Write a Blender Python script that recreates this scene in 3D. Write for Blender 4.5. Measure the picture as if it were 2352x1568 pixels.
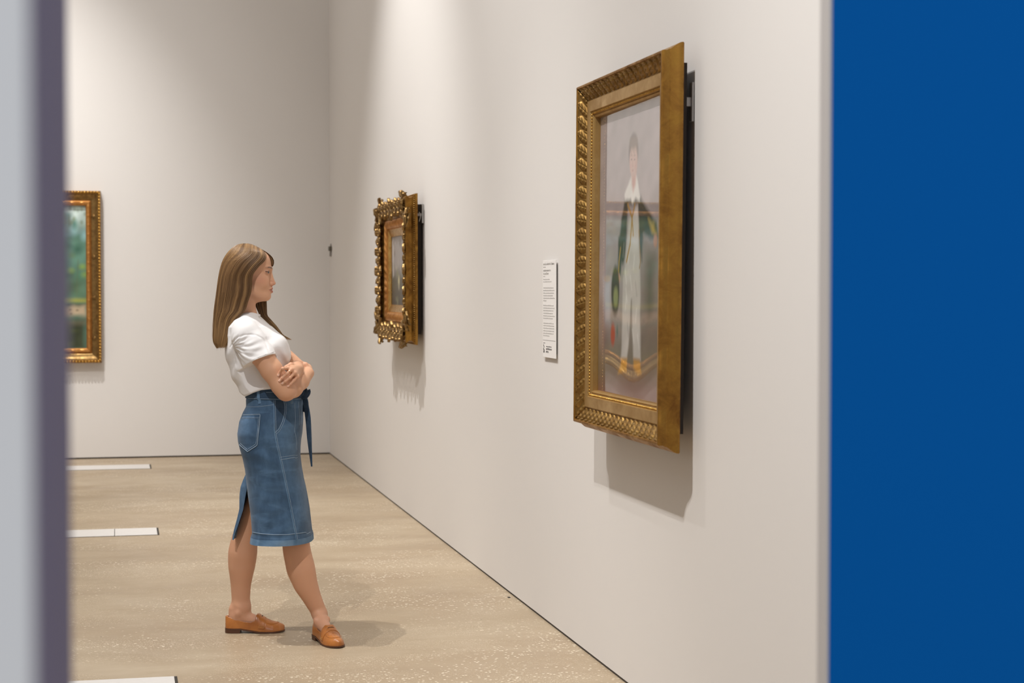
import bpy, math, random
import numpy as np
from mathutils import Vector, Matrix

for o in list(bpy.data.objects):
    bpy.data.objects.remove(o)
scene = bpy.context.scene
COL = scene.collection
PI = math.pi

# ------------------------------------------------------------------ camera
FPX = 4000.0                       # focal length in pixels of the 2352 px wide frame
VPX, VPY = 271.0, 665.0            # vanishing point of the right-hand wall
YAW = math.atan2(1176 - VPX, math.hypot(FPX, 784 - VPY))
PIT = math.atan2(784 - VPY, FPX)
EYE = np.array([0.0, 0.0, 1.5])
cam = bpy.data.cameras.new('camera')
cam_ob = bpy.data.objects.new('camera', cam)
COL.objects.link(cam_ob)
cam_ob.location = EYE
cam_ob.rotation_euler = (PI / 2 - PIT, 0, -YAW)
cam.sensor_width = 36.0
cam.lens = FPX / 2352 * 36.0
cam.clip_start = 0.05
cam.dof.use_dof = True
cam.dof.focus_distance = 7.45
cam.dof.aperture_fstop = 4.3
scene.camera = cam_ob

# ------------------------------------------------------------------ world, exposure
scene.view_settings.view_transform = 'Standard'
scene.view_settings.look = 'None'
scene.view_settings.gamma = 1.0
scene.view_settings.use_curve_mapping = False
scene.view_settings.exposure = 0.0
world = bpy.data.worlds.new('world')
scene.world = world
world.use_nodes = True
world.node_tree.nodes['Background'].inputs['Color'].default_value = (0.80, 0.88, 1.0, 1)
world.node_tree.nodes['Background'].inputs['Strength'].default_value = 0.35

# ------------------------------------------------------------------ gallery lamps and added fill
def spot(name, loc, aim, power, size=70, blend=0.6, radius=0.03, color=(1.0, 0.995, 0.985)):
    l = bpy.data.lights.new(name, 'SPOT')
    l.energy = power; l.spot_size = math.radians(size); l.spot_blend = blend
    l.shadow_soft_size = radius; l.color = color
    ob = bpy.data.objects.new(name, l); COL.objects.link(ob)
    ob.location = loc
    ob.rotation_euler = (Vector(aim) - Vector(loc)).to_track_quat('-Z', 'Y').to_euler()
    return ob

def area(name, loc, aim, power, sx, sy, color=(1, 1, 1)):
    l = bpy.data.lights.new(name, 'AREA')
    l.shape = 'RECTANGLE'; l.size = sx; l.size_y = sy; l.energy = power; l.color = color
    ob = bpy.data.objects.new(name, l); COL.objects.link(ob)
    ob.location = loc
    ob.rotation_euler = (Vector(aim) - Vector(loc)).to_track_quat('-Z', 'Y').to_euler()
    return ob

spot('spot_portrait', (-1.17, 2.50, 6.60), (1.88, 5.6, 0.3), 1120, 66, 1.0)
spot('spot_wall_near', (-1.00, 2.75, 6.60), (1.88, 3.9, 0.2), 820, 64, 1.0)
spot('spot_wall_middle', (-1.10, 7.4, 6.60), (1.88, 8.8, 0.4), 780, 68, 1.0)
spot('spot_small_painting', (-0.10, 10.9, 6.60), (1.88, 11.5, 0.5), 1080, 62, 1.0)
spot('spot_visitor', (-0.62, 7.25, 6.60), (0.75, 7.7, 0.0), 350, 45, 0.8)
spot('spot_landscape', (-1.0, 13.0, 6.60), (-1.6, 15.86, 0.6), 1050, 66, 1.0)
spot('spot_far_wall', (-2.6, 9.8, 6.60), (-1.05, 15.86, 2.3), 640, 48, 1.0)
spot('floor_fill', (-0.9, 11.8, 6.60), (-0.4, 13.2, 0.0), 420, 62, 1.0)  # added fill to brighten the far floor
area('gallery_fill', (-2.0, 10.4, 6.9), (-2.0, 10.4, 0), 200, 7.0, 10.5, (1.0, 0.975, 0.95))  # added soft overhead fill, no visible source
area('foyer_fill', (1.5, -2.2, 3.0), (1.2, 1.5, 1.3), 84, 3.0, 2.4, (0.86, 0.92, 1.0))  # added fill behind the camera for the near wall faces

# ------------------------------------------------------------------ pixel measurements -> places
cy, sy_, cp, sp = math.cos(YAW), math.sin(YAW), math.cos(PIT), math.sin(PIT)
FWD = np.array([sy_ * cp, cy * cp, -sp])
RGT = np.array([cy, -sy_, 0.0])
UPV = np.cross(RGT, FWD)

def ray(px, py):
    return FWD + RGT * ((px - 1176) / FPX) - UPV * ((py - 784) / FPX)

def on_floor(px, py):
    d = ray(px, py)
    return EYE + d * (-EYE[2] / d[2])

def on_x(px, py, X):
    d = ray(px, py)
    return EYE + d * (X / d[0])

def on_y(px, py, Y):
    d = ray(px, py)
    return EYE + d * (Y / d[1])

# ------------------------------------------------------------------ object helpers
def props(o, label=None, cat=None, group=None, kind=None):
    if label: o['label'] = label
    if cat: o['category'] = cat
    if group: o['group'] = group
    if kind: o['kind'] = kind
    return o

def empty(name, loc, rotz=0.0, label=None, cat=None, group=None):
    o = bpy.data.objects.new(name, None)
    o.empty_display_size = 0.1
    COL.objects.link(o)
    o.location = loc
    o.rotation_euler = (0, 0, rotz)
    return props(o, label, cat, group)

def fast_mesh(name, V, quads=None, tris=None, mat=None, parent=None, smooth=True, angle=None, colors=None, uvs=None):
    V = np.ascontiguousarray(V, dtype=np.float32)
    me = bpy.data.meshes.new(name)
    me.vertices.add(len(V))
    me.vertices.foreach_set('co', V.ravel())
    loops, totals = [], []
    if quads is not None and len(quads):
        q = np.asarray(quads, dtype=np.int32); loops.append(q.ravel()); totals.append(np.full(len(q), 4, np.int32))
    if tris is not None and len(tris):
        t = np.asarray(tris, dtype=np.int32); loops.append(t.ravel()); totals.append(np.full(len(t), 3, np.int32))
    loops = np.concatenate(loops); totals = np.concatenate(totals)
    starts = np.concatenate([[0], np.cumsum(totals)[:-1]]).astype(np.int32)
    me.loops.add(len(loops)); me.loops.foreach_set('vertex_index', loops)
    me.polygons.add(len(totals)); me.polygons.foreach_set('loop_start', starts)
    try:
        me.polygons.foreach_set('loop_total', totals)
    except Exception:
        pass
    me.update(calc_edges=True)
    me.validate()
    if not smooth:
        me.polygons.foreach_set('use_smooth', np.zeros(len(me.polygons), dtype=bool))
    else:
        me.polygons.foreach_set('use_smooth', np.ones(len(me.polygons), dtype=bool))
        if angle is not None:
            me.set_sharp_from_angle(angle=math.radians(angle))
    if colors is not None:
        at = me.color_attributes.new('tint', 'FLOAT_COLOR', 'POINT')
        c = np.ones((len(V), 4), np.float32); c[:, :3] = colors
        at.data.foreach_set('color', c.ravel())
    if uvs is not None:
        uvl = me.uv_layers.new(name='flow')
        li = np.empty(len(me.loops), np.int32); me.loops.foreach_get('vertex_index', li)
        uvl.data.foreach_set('uv', np.asarray(uvs, np.float32)[li].ravel())
    if mat: me.materials.append(mat)
    o = bpy.data.objects.new(name, me)
    COL.objects.link(o)
    if parent: o.parent = parent
    return o

class MB:
    """collects shapes and links them as ONE mesh object"""
    def __init__(s):
        s.v, s.q, s.t, s.n, s.c = [], [], [], 0, []
    def add(s, V, quads=None, tris=None, col=None):
        V = np.asarray(V, float).reshape(-1, 3)
        s.v.append(V)
        if quads is not None and len(quads): s.q.append(np.asarray(quads, int) + s.n)
        if tris is not None and len(tris): s.t.append(np.asarray(tris, int) + s.n)
        s.c.append(np.tile(np.array(col if col is not None else (1, 1, 1), float), (len(V), 1)))
        s.n += len(V)
        return s
    def grid(s, P, close_u=False, close_v=False, flip=False, col=None):
        P = np.asarray(P, float); nu, nv = P.shape[:2]
        iu = np.arange(nu if close_u else nu - 1); iv = np.arange(nv if close_v else nv - 1)
        A, B = np.meshgrid(iu, iv, indexing='ij')
        A2, B2 = (A + 1) % nu, (B + 1) % nv
        q = np.stack([A * nv + B, A2 * nv + B, A2 * nv + B2, A * nv + B2], -1).reshape(-1, 4)
        if flip: q = q[:, ::-1]
        return s.add(P.reshape(-1, 3), q, col=col)
    def box(s, lo, hi, bev=0.0, col=None):
        lo = np.array(lo, float); hi = np.array(hi, float)
        if bev <= 0:
            V = [[(lo, hi)[(i >> k) & 1][k] for k in range(3)] for i in range(8)]
            Q = [(0, 2, 3, 1), (4, 5, 7, 6), (0, 1, 5, 4), (2, 6, 7, 3), (0, 4, 6, 2), (1, 3, 7, 5)]
            return s.add(V, Q, col=col)
        import bmesh
        bm = bmesh.new(); bmesh.ops.create_cube(bm, size=1)
        for v in bm.verts:
            v.co = Vector([(lo[k] + hi[k]) / 2 + v.co[k] * (hi[k] - lo[k]) for k in range(3)])
        bmesh.ops.bevel(bm, geom=bm.edges[:], offset=bev, segments=2, profile=0.5, affect='EDGES')
        bm.verts.index_update()
        V = [v.co[:] for v in bm.verts]
        Q = [[v.index for v in f.verts] for f in bm.faces if len(f.verts) == 4]
        T = [[v.index for v in f.verts] for f in bm.faces if len(f.verts) == 3]
        bm.free()
        return s.add(V, Q, T, col=col)
    def tube(s, pts, rad, seg=8, cap=True, flat=None, col=None):
        P = np.asarray(pts, float); n = len(P)
        rad = np.broadcast_to(np.asarray(rad, float), (n,))
        T = np.gradient(P, axis=0); T /= np.linalg.norm(T, axis=1)[:, None] + 1e-12
        ref = np.array([0, 0, 1.0]) if abs(T[0, 2]) < 0.9 else np.array([1.0, 0, 0])
        N = np.empty_like(P); prev = ref
        for i in range(n):
            x = prev - T[i] * (prev @ T[i]); x /= np.linalg.norm(x) + 1e-12
            N[i] = x; prev = x
        Bn = np.cross(T, N)
        a = np.linspace(0, 2 * PI, seg, endpoint=False)
        R = P[:, None] + rad[:, None, None] * (np.cos(a)[None, :, None] * N[:, None] + np.sin(a)[None, :, None] * Bn[:, None] * (flat or 1.0))
        s.grid(R, close_v=True, col=col)
        if cap:
            for k, r in ((0, R[0]), (1, R[-1])):
                V = np.vstack([r, r.mean(0)])
                tri = [(i, (i + 1) % seg, seg) if k else ((i + 1) % seg, i, seg) for i in range(seg)]
                s.add(V, tris=tri, col=col)
        return s
    def sphere(s, c, r, nu=10, nv=7, col=None):
        c = np.array(c, float); r = np.broadcast_to(np.asarray(r, float), (3,))
        th = np.linspace(0.001, PI - 0.001, nv); ph = np.linspace(0, 2 * PI, nu, endpoint=False)
        P = np.stack([np.sin(th)[:, None] * np.cos(ph)[None], np.sin(th)[:, None] * np.sin(ph)[None],
                      np.cos(th)[:, None] * np.ones(nu)[None]], -1) * r + c
        return s.grid(P, close_v=True, flip=False, col=col)
    def build(s, name, mat, parent=None, smooth=True, angle=40, use_col=False, xf=None):
        V = np.vstack(s.v)
        if xf is not None: V = V @ np.array(xf)[:3, :3].T + np.array(xf)[:3, 3]
        return fast_mesh(name, V, np.vstack(s.q) if s.q else None, np.vstack(s.t) if s.t else None, mat, parent,
                         smooth, angle, colors=np.vstack(s.c) if use_col else None)

# ------------------------------------------------------------------ materials
class NT:
    def __init__(s, name):
        s.m = bpy.data.materials.new(name); s.m.use_nodes = True
        s.t = s.m.node_tree; s.b = s.t.nodes['Principled BSDF']
    def n(s, typ, **kw):
        nd = s.t.nodes.new(typ)
        for k, v in kw.items():
            if k in nd.inputs: nd.inputs[k].default_value = v
            else: setattr(nd, k, v)
        return nd
    def l(s, a, b): s.t.links.new(a, b)
    def set(s, **kw):
        for k, v in kw.items(): s.b.inputs[k.replace('_', ' ')].default_value = v
        return s
    def coord(s, out='Object', scale=(1, 1, 1), rot=(0, 0, 0)):
        tc = s.n('ShaderNodeTexCoord'); mp = s.n('ShaderNodeMapping')
        mp.inputs['Scale'].default_value = scale; mp.inputs['Rotation'].default_value = rot
        s.l(tc.outputs[out], mp.inputs['Vector']); return mp.outputs['Vector']
    def noise(s, vec, scale, detail=4, rough=0.55, dist=0.0):
        nd = s.n('ShaderNodeTexNoise', Scale=scale, Detail=detail, Roughness=rough, Distortion=dist)
        s.l(vec, nd.inputs['Vector']); return nd.outputs['Fac']
    def ramp(s, fac, stops):
        r = s.n('ShaderNodeValToRGB'); e = r.color_ramp.elements
        while len(e) < len(stops): e.new(0.5)
        for i, (p, c) in enumerate(stops):
            e[i].position = p; e[i].color = (*c, 1) if len(c) == 3 else c
        s.l(fac, r.inputs['Fac']); return r.outputs['Color']
    def mix(s, fac, a, b, mode='MIX'):
        m = s.n('ShaderNodeMix', data_type='RGBA', blend_type=mode)
        for v, i in ((fac, 0), (a, 6), (b, 7)):
            if isinstance(v, (int, float)): m.inputs[i].default_value = v
            elif isinstance(v, tuple): m.inputs[i].default_value = (*v, 1)[:4]
            else: s.l(v, m.inputs[i])
        return m.outputs[2]
    def math(s, op, a, b=0.0):
        m = s.n('ShaderNodeMath', operation=op)
        for v, i in ((a, 0), (b, 1)):
            if isinstance(v, (int, float)): m.inputs[i].default_value = v
            else: s.l(v, m.inputs[i])
        return m.outputs[0]
    def bump(s, h, strength=0.3, dist=0.01):
        b = s.n('ShaderNodeBump', Strength=strength, Distance=dist)
        s.l(h, b.inputs['Height']); s.l(b.outputs['Normal'], s.b.inputs['Normal']); return s
    def base(s, c): s.l(c, s.b.inputs['Base Color']); return s

def srgb(r, g, b):
    f = lambda c: (c / 255 / 12.92) if c / 255 <= 0.04045 else ((c / 255 + 0.055) / 1.055) ** 2.4
    return (f(r), f(g), f(b))

def plain(name, col, rough=0.5, metal=0.0, spec=0.5):
    t = NT(name).set(Roughness=rough, Metallic=metal, Specular_IOR_Level=spec)
    v = t.coord('Object'); n = t.noise(v, 35, 3)
    t.base(t.mix(t.math('MULTIPLY', n, 0.25), (*col,), tuple(c * 0.72 for c in col)))
    return t.m

def wall_mat(name, col, rough=0.75, spec=0.25):
    t = NT(name).set(Roughness=rough, Specular_IOR_Level=spec)
    v = t.coord('Object')
    n1 = t.noise(v, 0.9, 3); n2 = t.noise(v, 160, 2)
    c = t.mix(t.math('MULTIPLY', n1, 0.10), (*col,), tuple(x * 0.86 for x in col))
    t.base(c).bump(n2, 0.05, 0.002)
    return t.m

M = {}
M['wall'] = wall_mat('gallery_paint', (0.725, 0.69, 0.655))
M['ceiling'] = wall_mat('ceiling_paint', (0.30, 0.29, 0.28))
M['jamb'] = wall_mat('mauve_jamb_shade', srgb(122, 112, 132))  # dark mauve; the unlit face's shade is put into the colour
M['foyer_wall'] = wall_mat('foyer_paint', (0.76, 0.735, 0.715))
M['blue'] = wall_mat('blue_paint', (0.001, 0.128, 0.46), 0.8, 0.06)
M['edge'] = wall_mat('panel_edge_paint', (0.62, 0.58, 0.55))
M['gap'] = plain('shadow_gap_dark', (0.035, 0.026, 0.018), 0.8)  # near-black: shade of the wall gaps put into colour; also dark frames

def floor_mat():
    t = NT('polished_concrete').set(Specular_IOR_Level=0.45)
    v = t.coord('Object')
    vs = t.coord('Object', (1.0, 2.2, 1.0), (0, 0, 0.22))
    n1 = t.noise(vs, 0.75, 5, 0.6, 0.6)
    n2 = t.noise(v, 3.2, 5, 0.6, 0.4)
    base = t.ramp(n1, [(0.30, srgb(154, 134, 109)), (0.52, srgb(167, 148, 122)), (0.72, srgb(182, 165, 140))])
    base = t.mix(t.math('MULTIPLY', n2, 0.35), base, srgb(152, 131, 105))
    # pale aggregate chips, showing only where the top has been ground away
    vo = t.n('ShaderNodeTexVoronoi', Scale=48.0, Randomness=1.0); t.l(v, vo.inputs['Vector'])
    chip = t.ramp(vo.outputs['Distance'], [(0.20, (1, 1, 1)), (0.32, (0, 0, 0))])
    rnd = t.ramp(vo.outputs['Color'], [(0.36, (0, 0, 0)), (0.42, (1, 1, 1))])
    patch = t.ramp(t.noise(vs, 0.85, 6, 0.68, 0.8), [(0.455, (0, 0, 0)), (0.57, (1, 1, 1))])
    fac = t.math('MULTIPLY', t.math('MULTIPLY', chip, rnd), t.math('MULTIPLY', patch, 0.85))
    vo2 = t.n('ShaderNodeTexVoronoi', Scale=120.0, Randomness=1.0); t.l(v, vo2.inputs['Vector'])
    chip2 = t.ramp(vo2.outputs['Distance'], [(0.18, (1, 1, 1)), (0.34, (0, 0, 0))])
    patch2 = t.ramp(t.noise(vs, 1.1, 6, 0.7, 0.5), [(0.42, (0, 0, 0)), (0.58, (1, 1, 1))])
    fac2 = t.math('MULTIPLY', t.math('MULTIPLY', chip2, 0.75), patch2)
    c = t.mix(fac, base, srgb(226, 213, 190))
    c = t.mix(fac2, c, srgb(216, 201, 175))
    # few dark pits
    vo3 = t.n('ShaderNodeTexVoronoi', Scale=5.0, Randomness=1.0); t.l(v, vo3.inputs['Vector'])
    pit = t.ramp(vo3.outputs['Distance'], [(0.022, (1, 1, 1)), (0.03, (0, 0, 0))])
    c = t.mix(t.math('MULTIPLY', pit, 0.55), c, srgb(90, 76, 62))
    t.base(c)
    r = t.ramp(n2, [(0.3, (0.34, 0.34, 0.34)), (0.7, (0.50, 0.50, 0.50))])
    t.l(r, t.b.inputs['Roughness'])
    t.bump(t.noise(v, 90, 3), 0.04, 0.002)
    return t.m
M['floor'] = floor_mat()

def gold_mat(name, light, dark, rough=(0.28, 0.55), metal=0.85, scale=18):
    t = NT(name).set(Metallic=metal)
    v = t.coord('Object')
    n = t.noise(v, scale, 6, 0.65, 0.4); n2 = t.noise(v, scale * 6, 3)
    c = t.ramp(n, [(0.30, dark), (0.50, tuple((a + b) / 2 for a, b in zip(light, dark))), (0.66, light)])
    t.base(c)
    t.l(t.ramp(n, [(0.35, (rough[1],) * 3), (0.65, (rough[0],) * 3)]), t.b.inputs['Roughness'])
    t.bump(n2, 0.12, 0.002)
    return t.m
M['gold'] = gold_mat('aged_gilding', (0.38, 0.225, 0.065), (0.17, 0.085, 0.020), (0.36, 0.6))
M['gold_flat'] = gold_mat('flat_gilding', (0.52, 0.325, 0.115), (0.36, 0.205, 0.062), (0.38, 0.52), 0.75, 9)
M['gold_side'] = gold_mat('worn_side_gilding', (0.42, 0.215, 0.038), (0.15, 0.062, 0.010), (0.35, 0.6), 0.8, 12)
M['gold_dark'] = gold_mat('darkened_gilding', (0.34, 0.205, 0.07), (0.13, 0.07, 0.022), (0.3, 0.55), 0.8, 25)
M['gold_bright'] = gold_mat('bright_gilding', (0.68, 0.40, 0.10), (0.38, 0.19, 0.035), (0.22, 0.38), 0.95, 30)
M['gold_copper'] = gold_mat('reddish_gilding', (0.62, 0.29, 0.08), (0.36, 0.14, 0.03), (0.35, 0.5), 0.75, 20)
M['black_wood'] = plain('dark_rebate_wood', (0.02, 0.012, 0.008), 0.6)
M['bracket'] = plain('grey_bracket_metal', (0.42, 0.40, 0.38), 0.4, 0.3)
M['board'] = plain('backing_board', (0.040, 0.031, 0.026), 0.9)

def tint_mat(name, rough=0.5, spec=0.4, coat=0.0):
    t = NT(name).set(Roughness=rough, Specular_IOR_Level=spec, Coat_Weight=coat)
    a = t.n('ShaderNodeVertexColor', layer_name='tint')
    t.base(a.outputs['Color'])
    v = t.coord('Object'); t.bump(t.noise(v, 220, 3), 0.05, 0.002)
    return t.m
M['paint'] = tint_mat('oil_paint', 0.42, 0.35)
# ================================================================== the room
XW, YB, HC = 1.88, 15.86, 7.0
def struct(name, lo, hi, mat, bev=0.0, label=None):
    o = MB().box(lo, hi, bev).build(name, mat, smooth=False)
    props(o, label, None, None, 'structure')
    return o

struct('floor', (-6.2, -3.0, -0.2), (3.2, YB + 0.2, 0.0), M['floor'], label='polished sandy concrete gallery floor with pale stone flecks')
struct('wall_right', (XW, 2.9, 0.009), (XW + 0.2, YB + 0.2, HC), M['wall'], label='long warm grey gallery wall carrying two gilt framed paintings')
struct('wall_back', (-6.2, YB, 0.013), (XW, YB + 0.2, HC), M['wall'], label='warm grey far wall behind the visitor')
struct('wall_left', (-6.2, 1.6, 0.0), (-6.0, YB, HC), M['wall'], label='gallery side wall out of view')
struct('ceiling', (-6.2, 1.4, HC), (XW + 0.2, YB + 0.2, HC + 0.15), M['ceiling'], label='gallery ceiling above the frame')
struct('gap_shade_right', (XW + 0.001, 2.9, 0.0), (XW + 0.05, YB, 0.009), M['gap'], label='thin dark strip standing in for shade under the right wall')  # dark strip stands in for the shade under the raised wall
struct('gap_shade_back', (-6.2, YB + 0.001, 0.0), (XW + 0.001, YB + 0.05, 0.013), M['gap'], label='thin dark strip standing in for shade under the far wall')

# near doorway: mauve jamb on the left, blue panel on the right
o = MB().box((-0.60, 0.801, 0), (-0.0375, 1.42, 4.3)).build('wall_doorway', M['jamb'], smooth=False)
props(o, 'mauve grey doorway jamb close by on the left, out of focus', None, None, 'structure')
o = MB().box((-3.6, 0.78, 0), (-0.0375, 0.80, 4.3)).build('wall_foyer', M['foyer_wall'], smooth=False)
props(o, 'pale grey wall face at the left picture edge', None, None, 'structure')
o = MB().box((1.068, 2.50, 0), (3.0, 2.54, 4.3)).build('wall_blue', M['blue'], smooth=False)
props(o, 'deep blue painted partition at the right, out of focus', None, None, 'structure')
o = MB().box((1.064, 2.502, 0), (1.0679, 2.54, 4.3)).build('trim_1', M['edge'], smooth=False)
props(o, 'pale edge strip of the blue partition', None, None, 'structure')

# floor trunking covers let into the concrete, running out from the left
def cover_mat():
    t = NT('brushed_pale_metal').set(Roughness=0.45, Metallic=0.1, Specular_IOR_Level=0.6)
    v = t.coord('Object', (6, 60, 1)); n = t.noise(v, 5, 4)
    t.base(t.ramp(n, [(0.3, (0.60, 0.565, 0.53)), (0.7, (0.74, 0.705, 0.67))]))
    return t.m
M['cover'] = cover_mat()
def floor_cover(x1, y0, y1, joints, label):
    root = empty('floor_trunking_cover', (x1 - 1.5, (y0 + y1) / 2, 0), 0, label, 'floor cover', 'floor trunking covers')
    w = (y1 - y0) / 2
    fr = MB()
    fr.box((-1.5, -w, -0.004), (1.5, w, 0.0012)); fr.build('frame', M['gap'], root, smooth=False)
    ends = [-1.5 + 0.006] + sorted(j - (x1 - 1.5) for j in joints) + [1.5 - 0.010]
    for a, b in zip(ends[:-1], ends[1:]):
        MB().box((a + 0.002, -w + 0.006, 0.0), (b - 0.002, w - 0.006, 0.003)).build('panel', M['cover'], root, smooth=False)
floor_cover(0.265, 14.87, 15.24, [-0.45, -1.2], 'farthest pale floor cover strip, lying just before the far wall')
floor_cover(0.238, 10.83, 11.16, [-0.03, -0.75], 'middle pale floor cover strip with a visible joint')
floor_cover(0.214, 6.49, 6.84, [-0.40, -1.1], 'nearest pale floor cover strip at the bottom picture edge')

# small black stud on the floor near the wall
p = on_floor(1169, 1372)
o = MB().box((-0.006, -0.009, 0), (0.006, 0.009, 0.003), 0.001).build('floor_stud', plain('black_rubber', (0.01, 0.01, 0.01), 0.6))
o.location = p; props(o, 'tiny black stud on the floor near the right wall', 'stud')

# small sensor in the corner of the right wall
p0 = on_x(761, 573, XW)
root = empty('wall_sensor', (XW, p0[1], p0[2]), -PI / 2, 'small dark sensor on the right wall beside the far corner', 'sensor')
mb = MB(); mb.box((-0.05, -0.022, -0.012), (0.05, 0, 0.03), 0.006); mb.build('housing', plain('sensor_dark', (0.10, 0.085, 0.06), 0.5), root)
mb = MB(); mb.box((-0.028, -0.014, -0.062), (0.028, 0, -0.014), 0.004); mb.build('bracket', plain('sensor_grey', (0.26, 0.235, 0.215), 0.6), root)
mb = MB(); mb.box((-0.018, -0.010, 0.032), (0.018, 0, 0.052), 0.003); mb.build('cable_clip', plain('sensor_clip', (0.38, 0.35, 0.32), 0.6), root)

# ================================================================== wall label
y0, y1 = 7.395, 7.632; z0, z1 = 1.197, 1.631
root = empty('wall_label', (XW, (y0 + y1) / 2, (z0 + z1) / 2), -PI / 2, 'tall white text panel on the wall left of the large portrait', 'label')
W2, H2 = (y1 - y0) / 2, (z1 - z0) / 2
MB().box((-W2, -0.012, -H2), (W2, -0.0075, H2), 0.0008).build('panel', plain('white_card', (0.86, 0.825, 0.79), 0.6), root, smooth=False)
MB().box((-W2 + 0.02, -0.0076, -H2 + 0.02), (W2 - 0.02, 0, H2 - 0.02)).build('spacer', M['gap'], root, smooth=False)
rng = random.Random(5)
tx = MB()
def text_line(mb, zc, hgt, width, x0=-W2 + 0.012, gapw=0.004, col=(1, 1, 1), y=-0.0124):
    x = x0; end = x0 + width
    while x < end - 0.002:
        wl = min(rng.choice([0.008, 0.012, 0.018, 0.024]) * (hgt / 0.006), end - x)
        # a word: a run of thin strokes of slightly different heights, too small to read
        xx = x
        while xx < x + wl - 0.0004:
            h = hgt * rng.choice([0.62, 0.62, 0.7, 1.0])
            mb.box((xx, y, zc - hgt * 0.33), (xx + hgt * 0.16, -0.0119, zc - hgt * 0.33 + h))
            mb.box((xx, y, zc - hgt * 0.33 + rng.choice([0, 0.5 * hgt])), (xx + hgt * 0.42, -0.0119, zc - hgt * 0.33 + rng.choice([0.12, 0.62]) * hgt + 0.0003))
            xx += hgt * 0.55
        x += wl + gapw
fz = lambda y: H2 - (y - 100) / (1465 - 100) * (2 * H2)      # rows measured down the panel
tx = MB()
for y, w in ((155, .93),): text_line(tx, fz(y), 0.011, 0.2)
for y, w in ((246, .135), (290, .10)): text_line(tx, fz(y), 0.0105, w)
tx.build('title_text', plain('grey_ink', (0.44, 0.41, 0.38), 0.7), root, smooth=False)
tx = MB()
for y, w in ((197, .045), (328, .035), (370, .115), (403, .15)): text_line(tx, fz(y), 0.0055, w)
for y, w in ((489, .19), (525, .205), (562, .195), (598, .175), (633, .21), (669, .055),
             (736, .19), (772, .205), (808, .185), (845, .18), (882, .21), (916, .18),
             (985, .19), (1019, .2), (1055, .205), (1092, .195), (1127, .195), (1160, .115)): text_line(tx, fz(y), 0.006, w)
tx.build('body_text', plain('pale_grey_ink', (0.56, 0.53, 0.50), 0.7), root, smooth=False)
ft = MB()
ft.box((-W2 + 0.005, -0.0124, fz(1223) - 0.0006), (W2 - 0.003, -0.0119, fz(1223) + 0.0006))
for y in (1265, 1392): text_line(ft, fz(y), 0.004, 0.035)
text_line(ft, fz(1312), 0.005, 0.10, -W2 + 0.065)
text_line(ft, fz(1346), 0.010, 0.10, -W2 + 0.065)
text_line(ft, fz(1386), 0.012, 0.045, -W2 + 0.065)
for (dx, dz, r) in ((0.018, -0.0, 0.006), (0.017, -0.016, 0.007), (0.028, -0.006, 0.005), (0.03, -0.022, 0.006), (0.02, -0.028, 0.006)):
    ft.sphere((-W2 + dx, -0.012, fz(1300) + dz), (r, 0.0005, r))
ft.build('footer_text', plain('black_ink', (0.10, 0.085, 0.08), 0.7), root, smooth=False)
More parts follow.
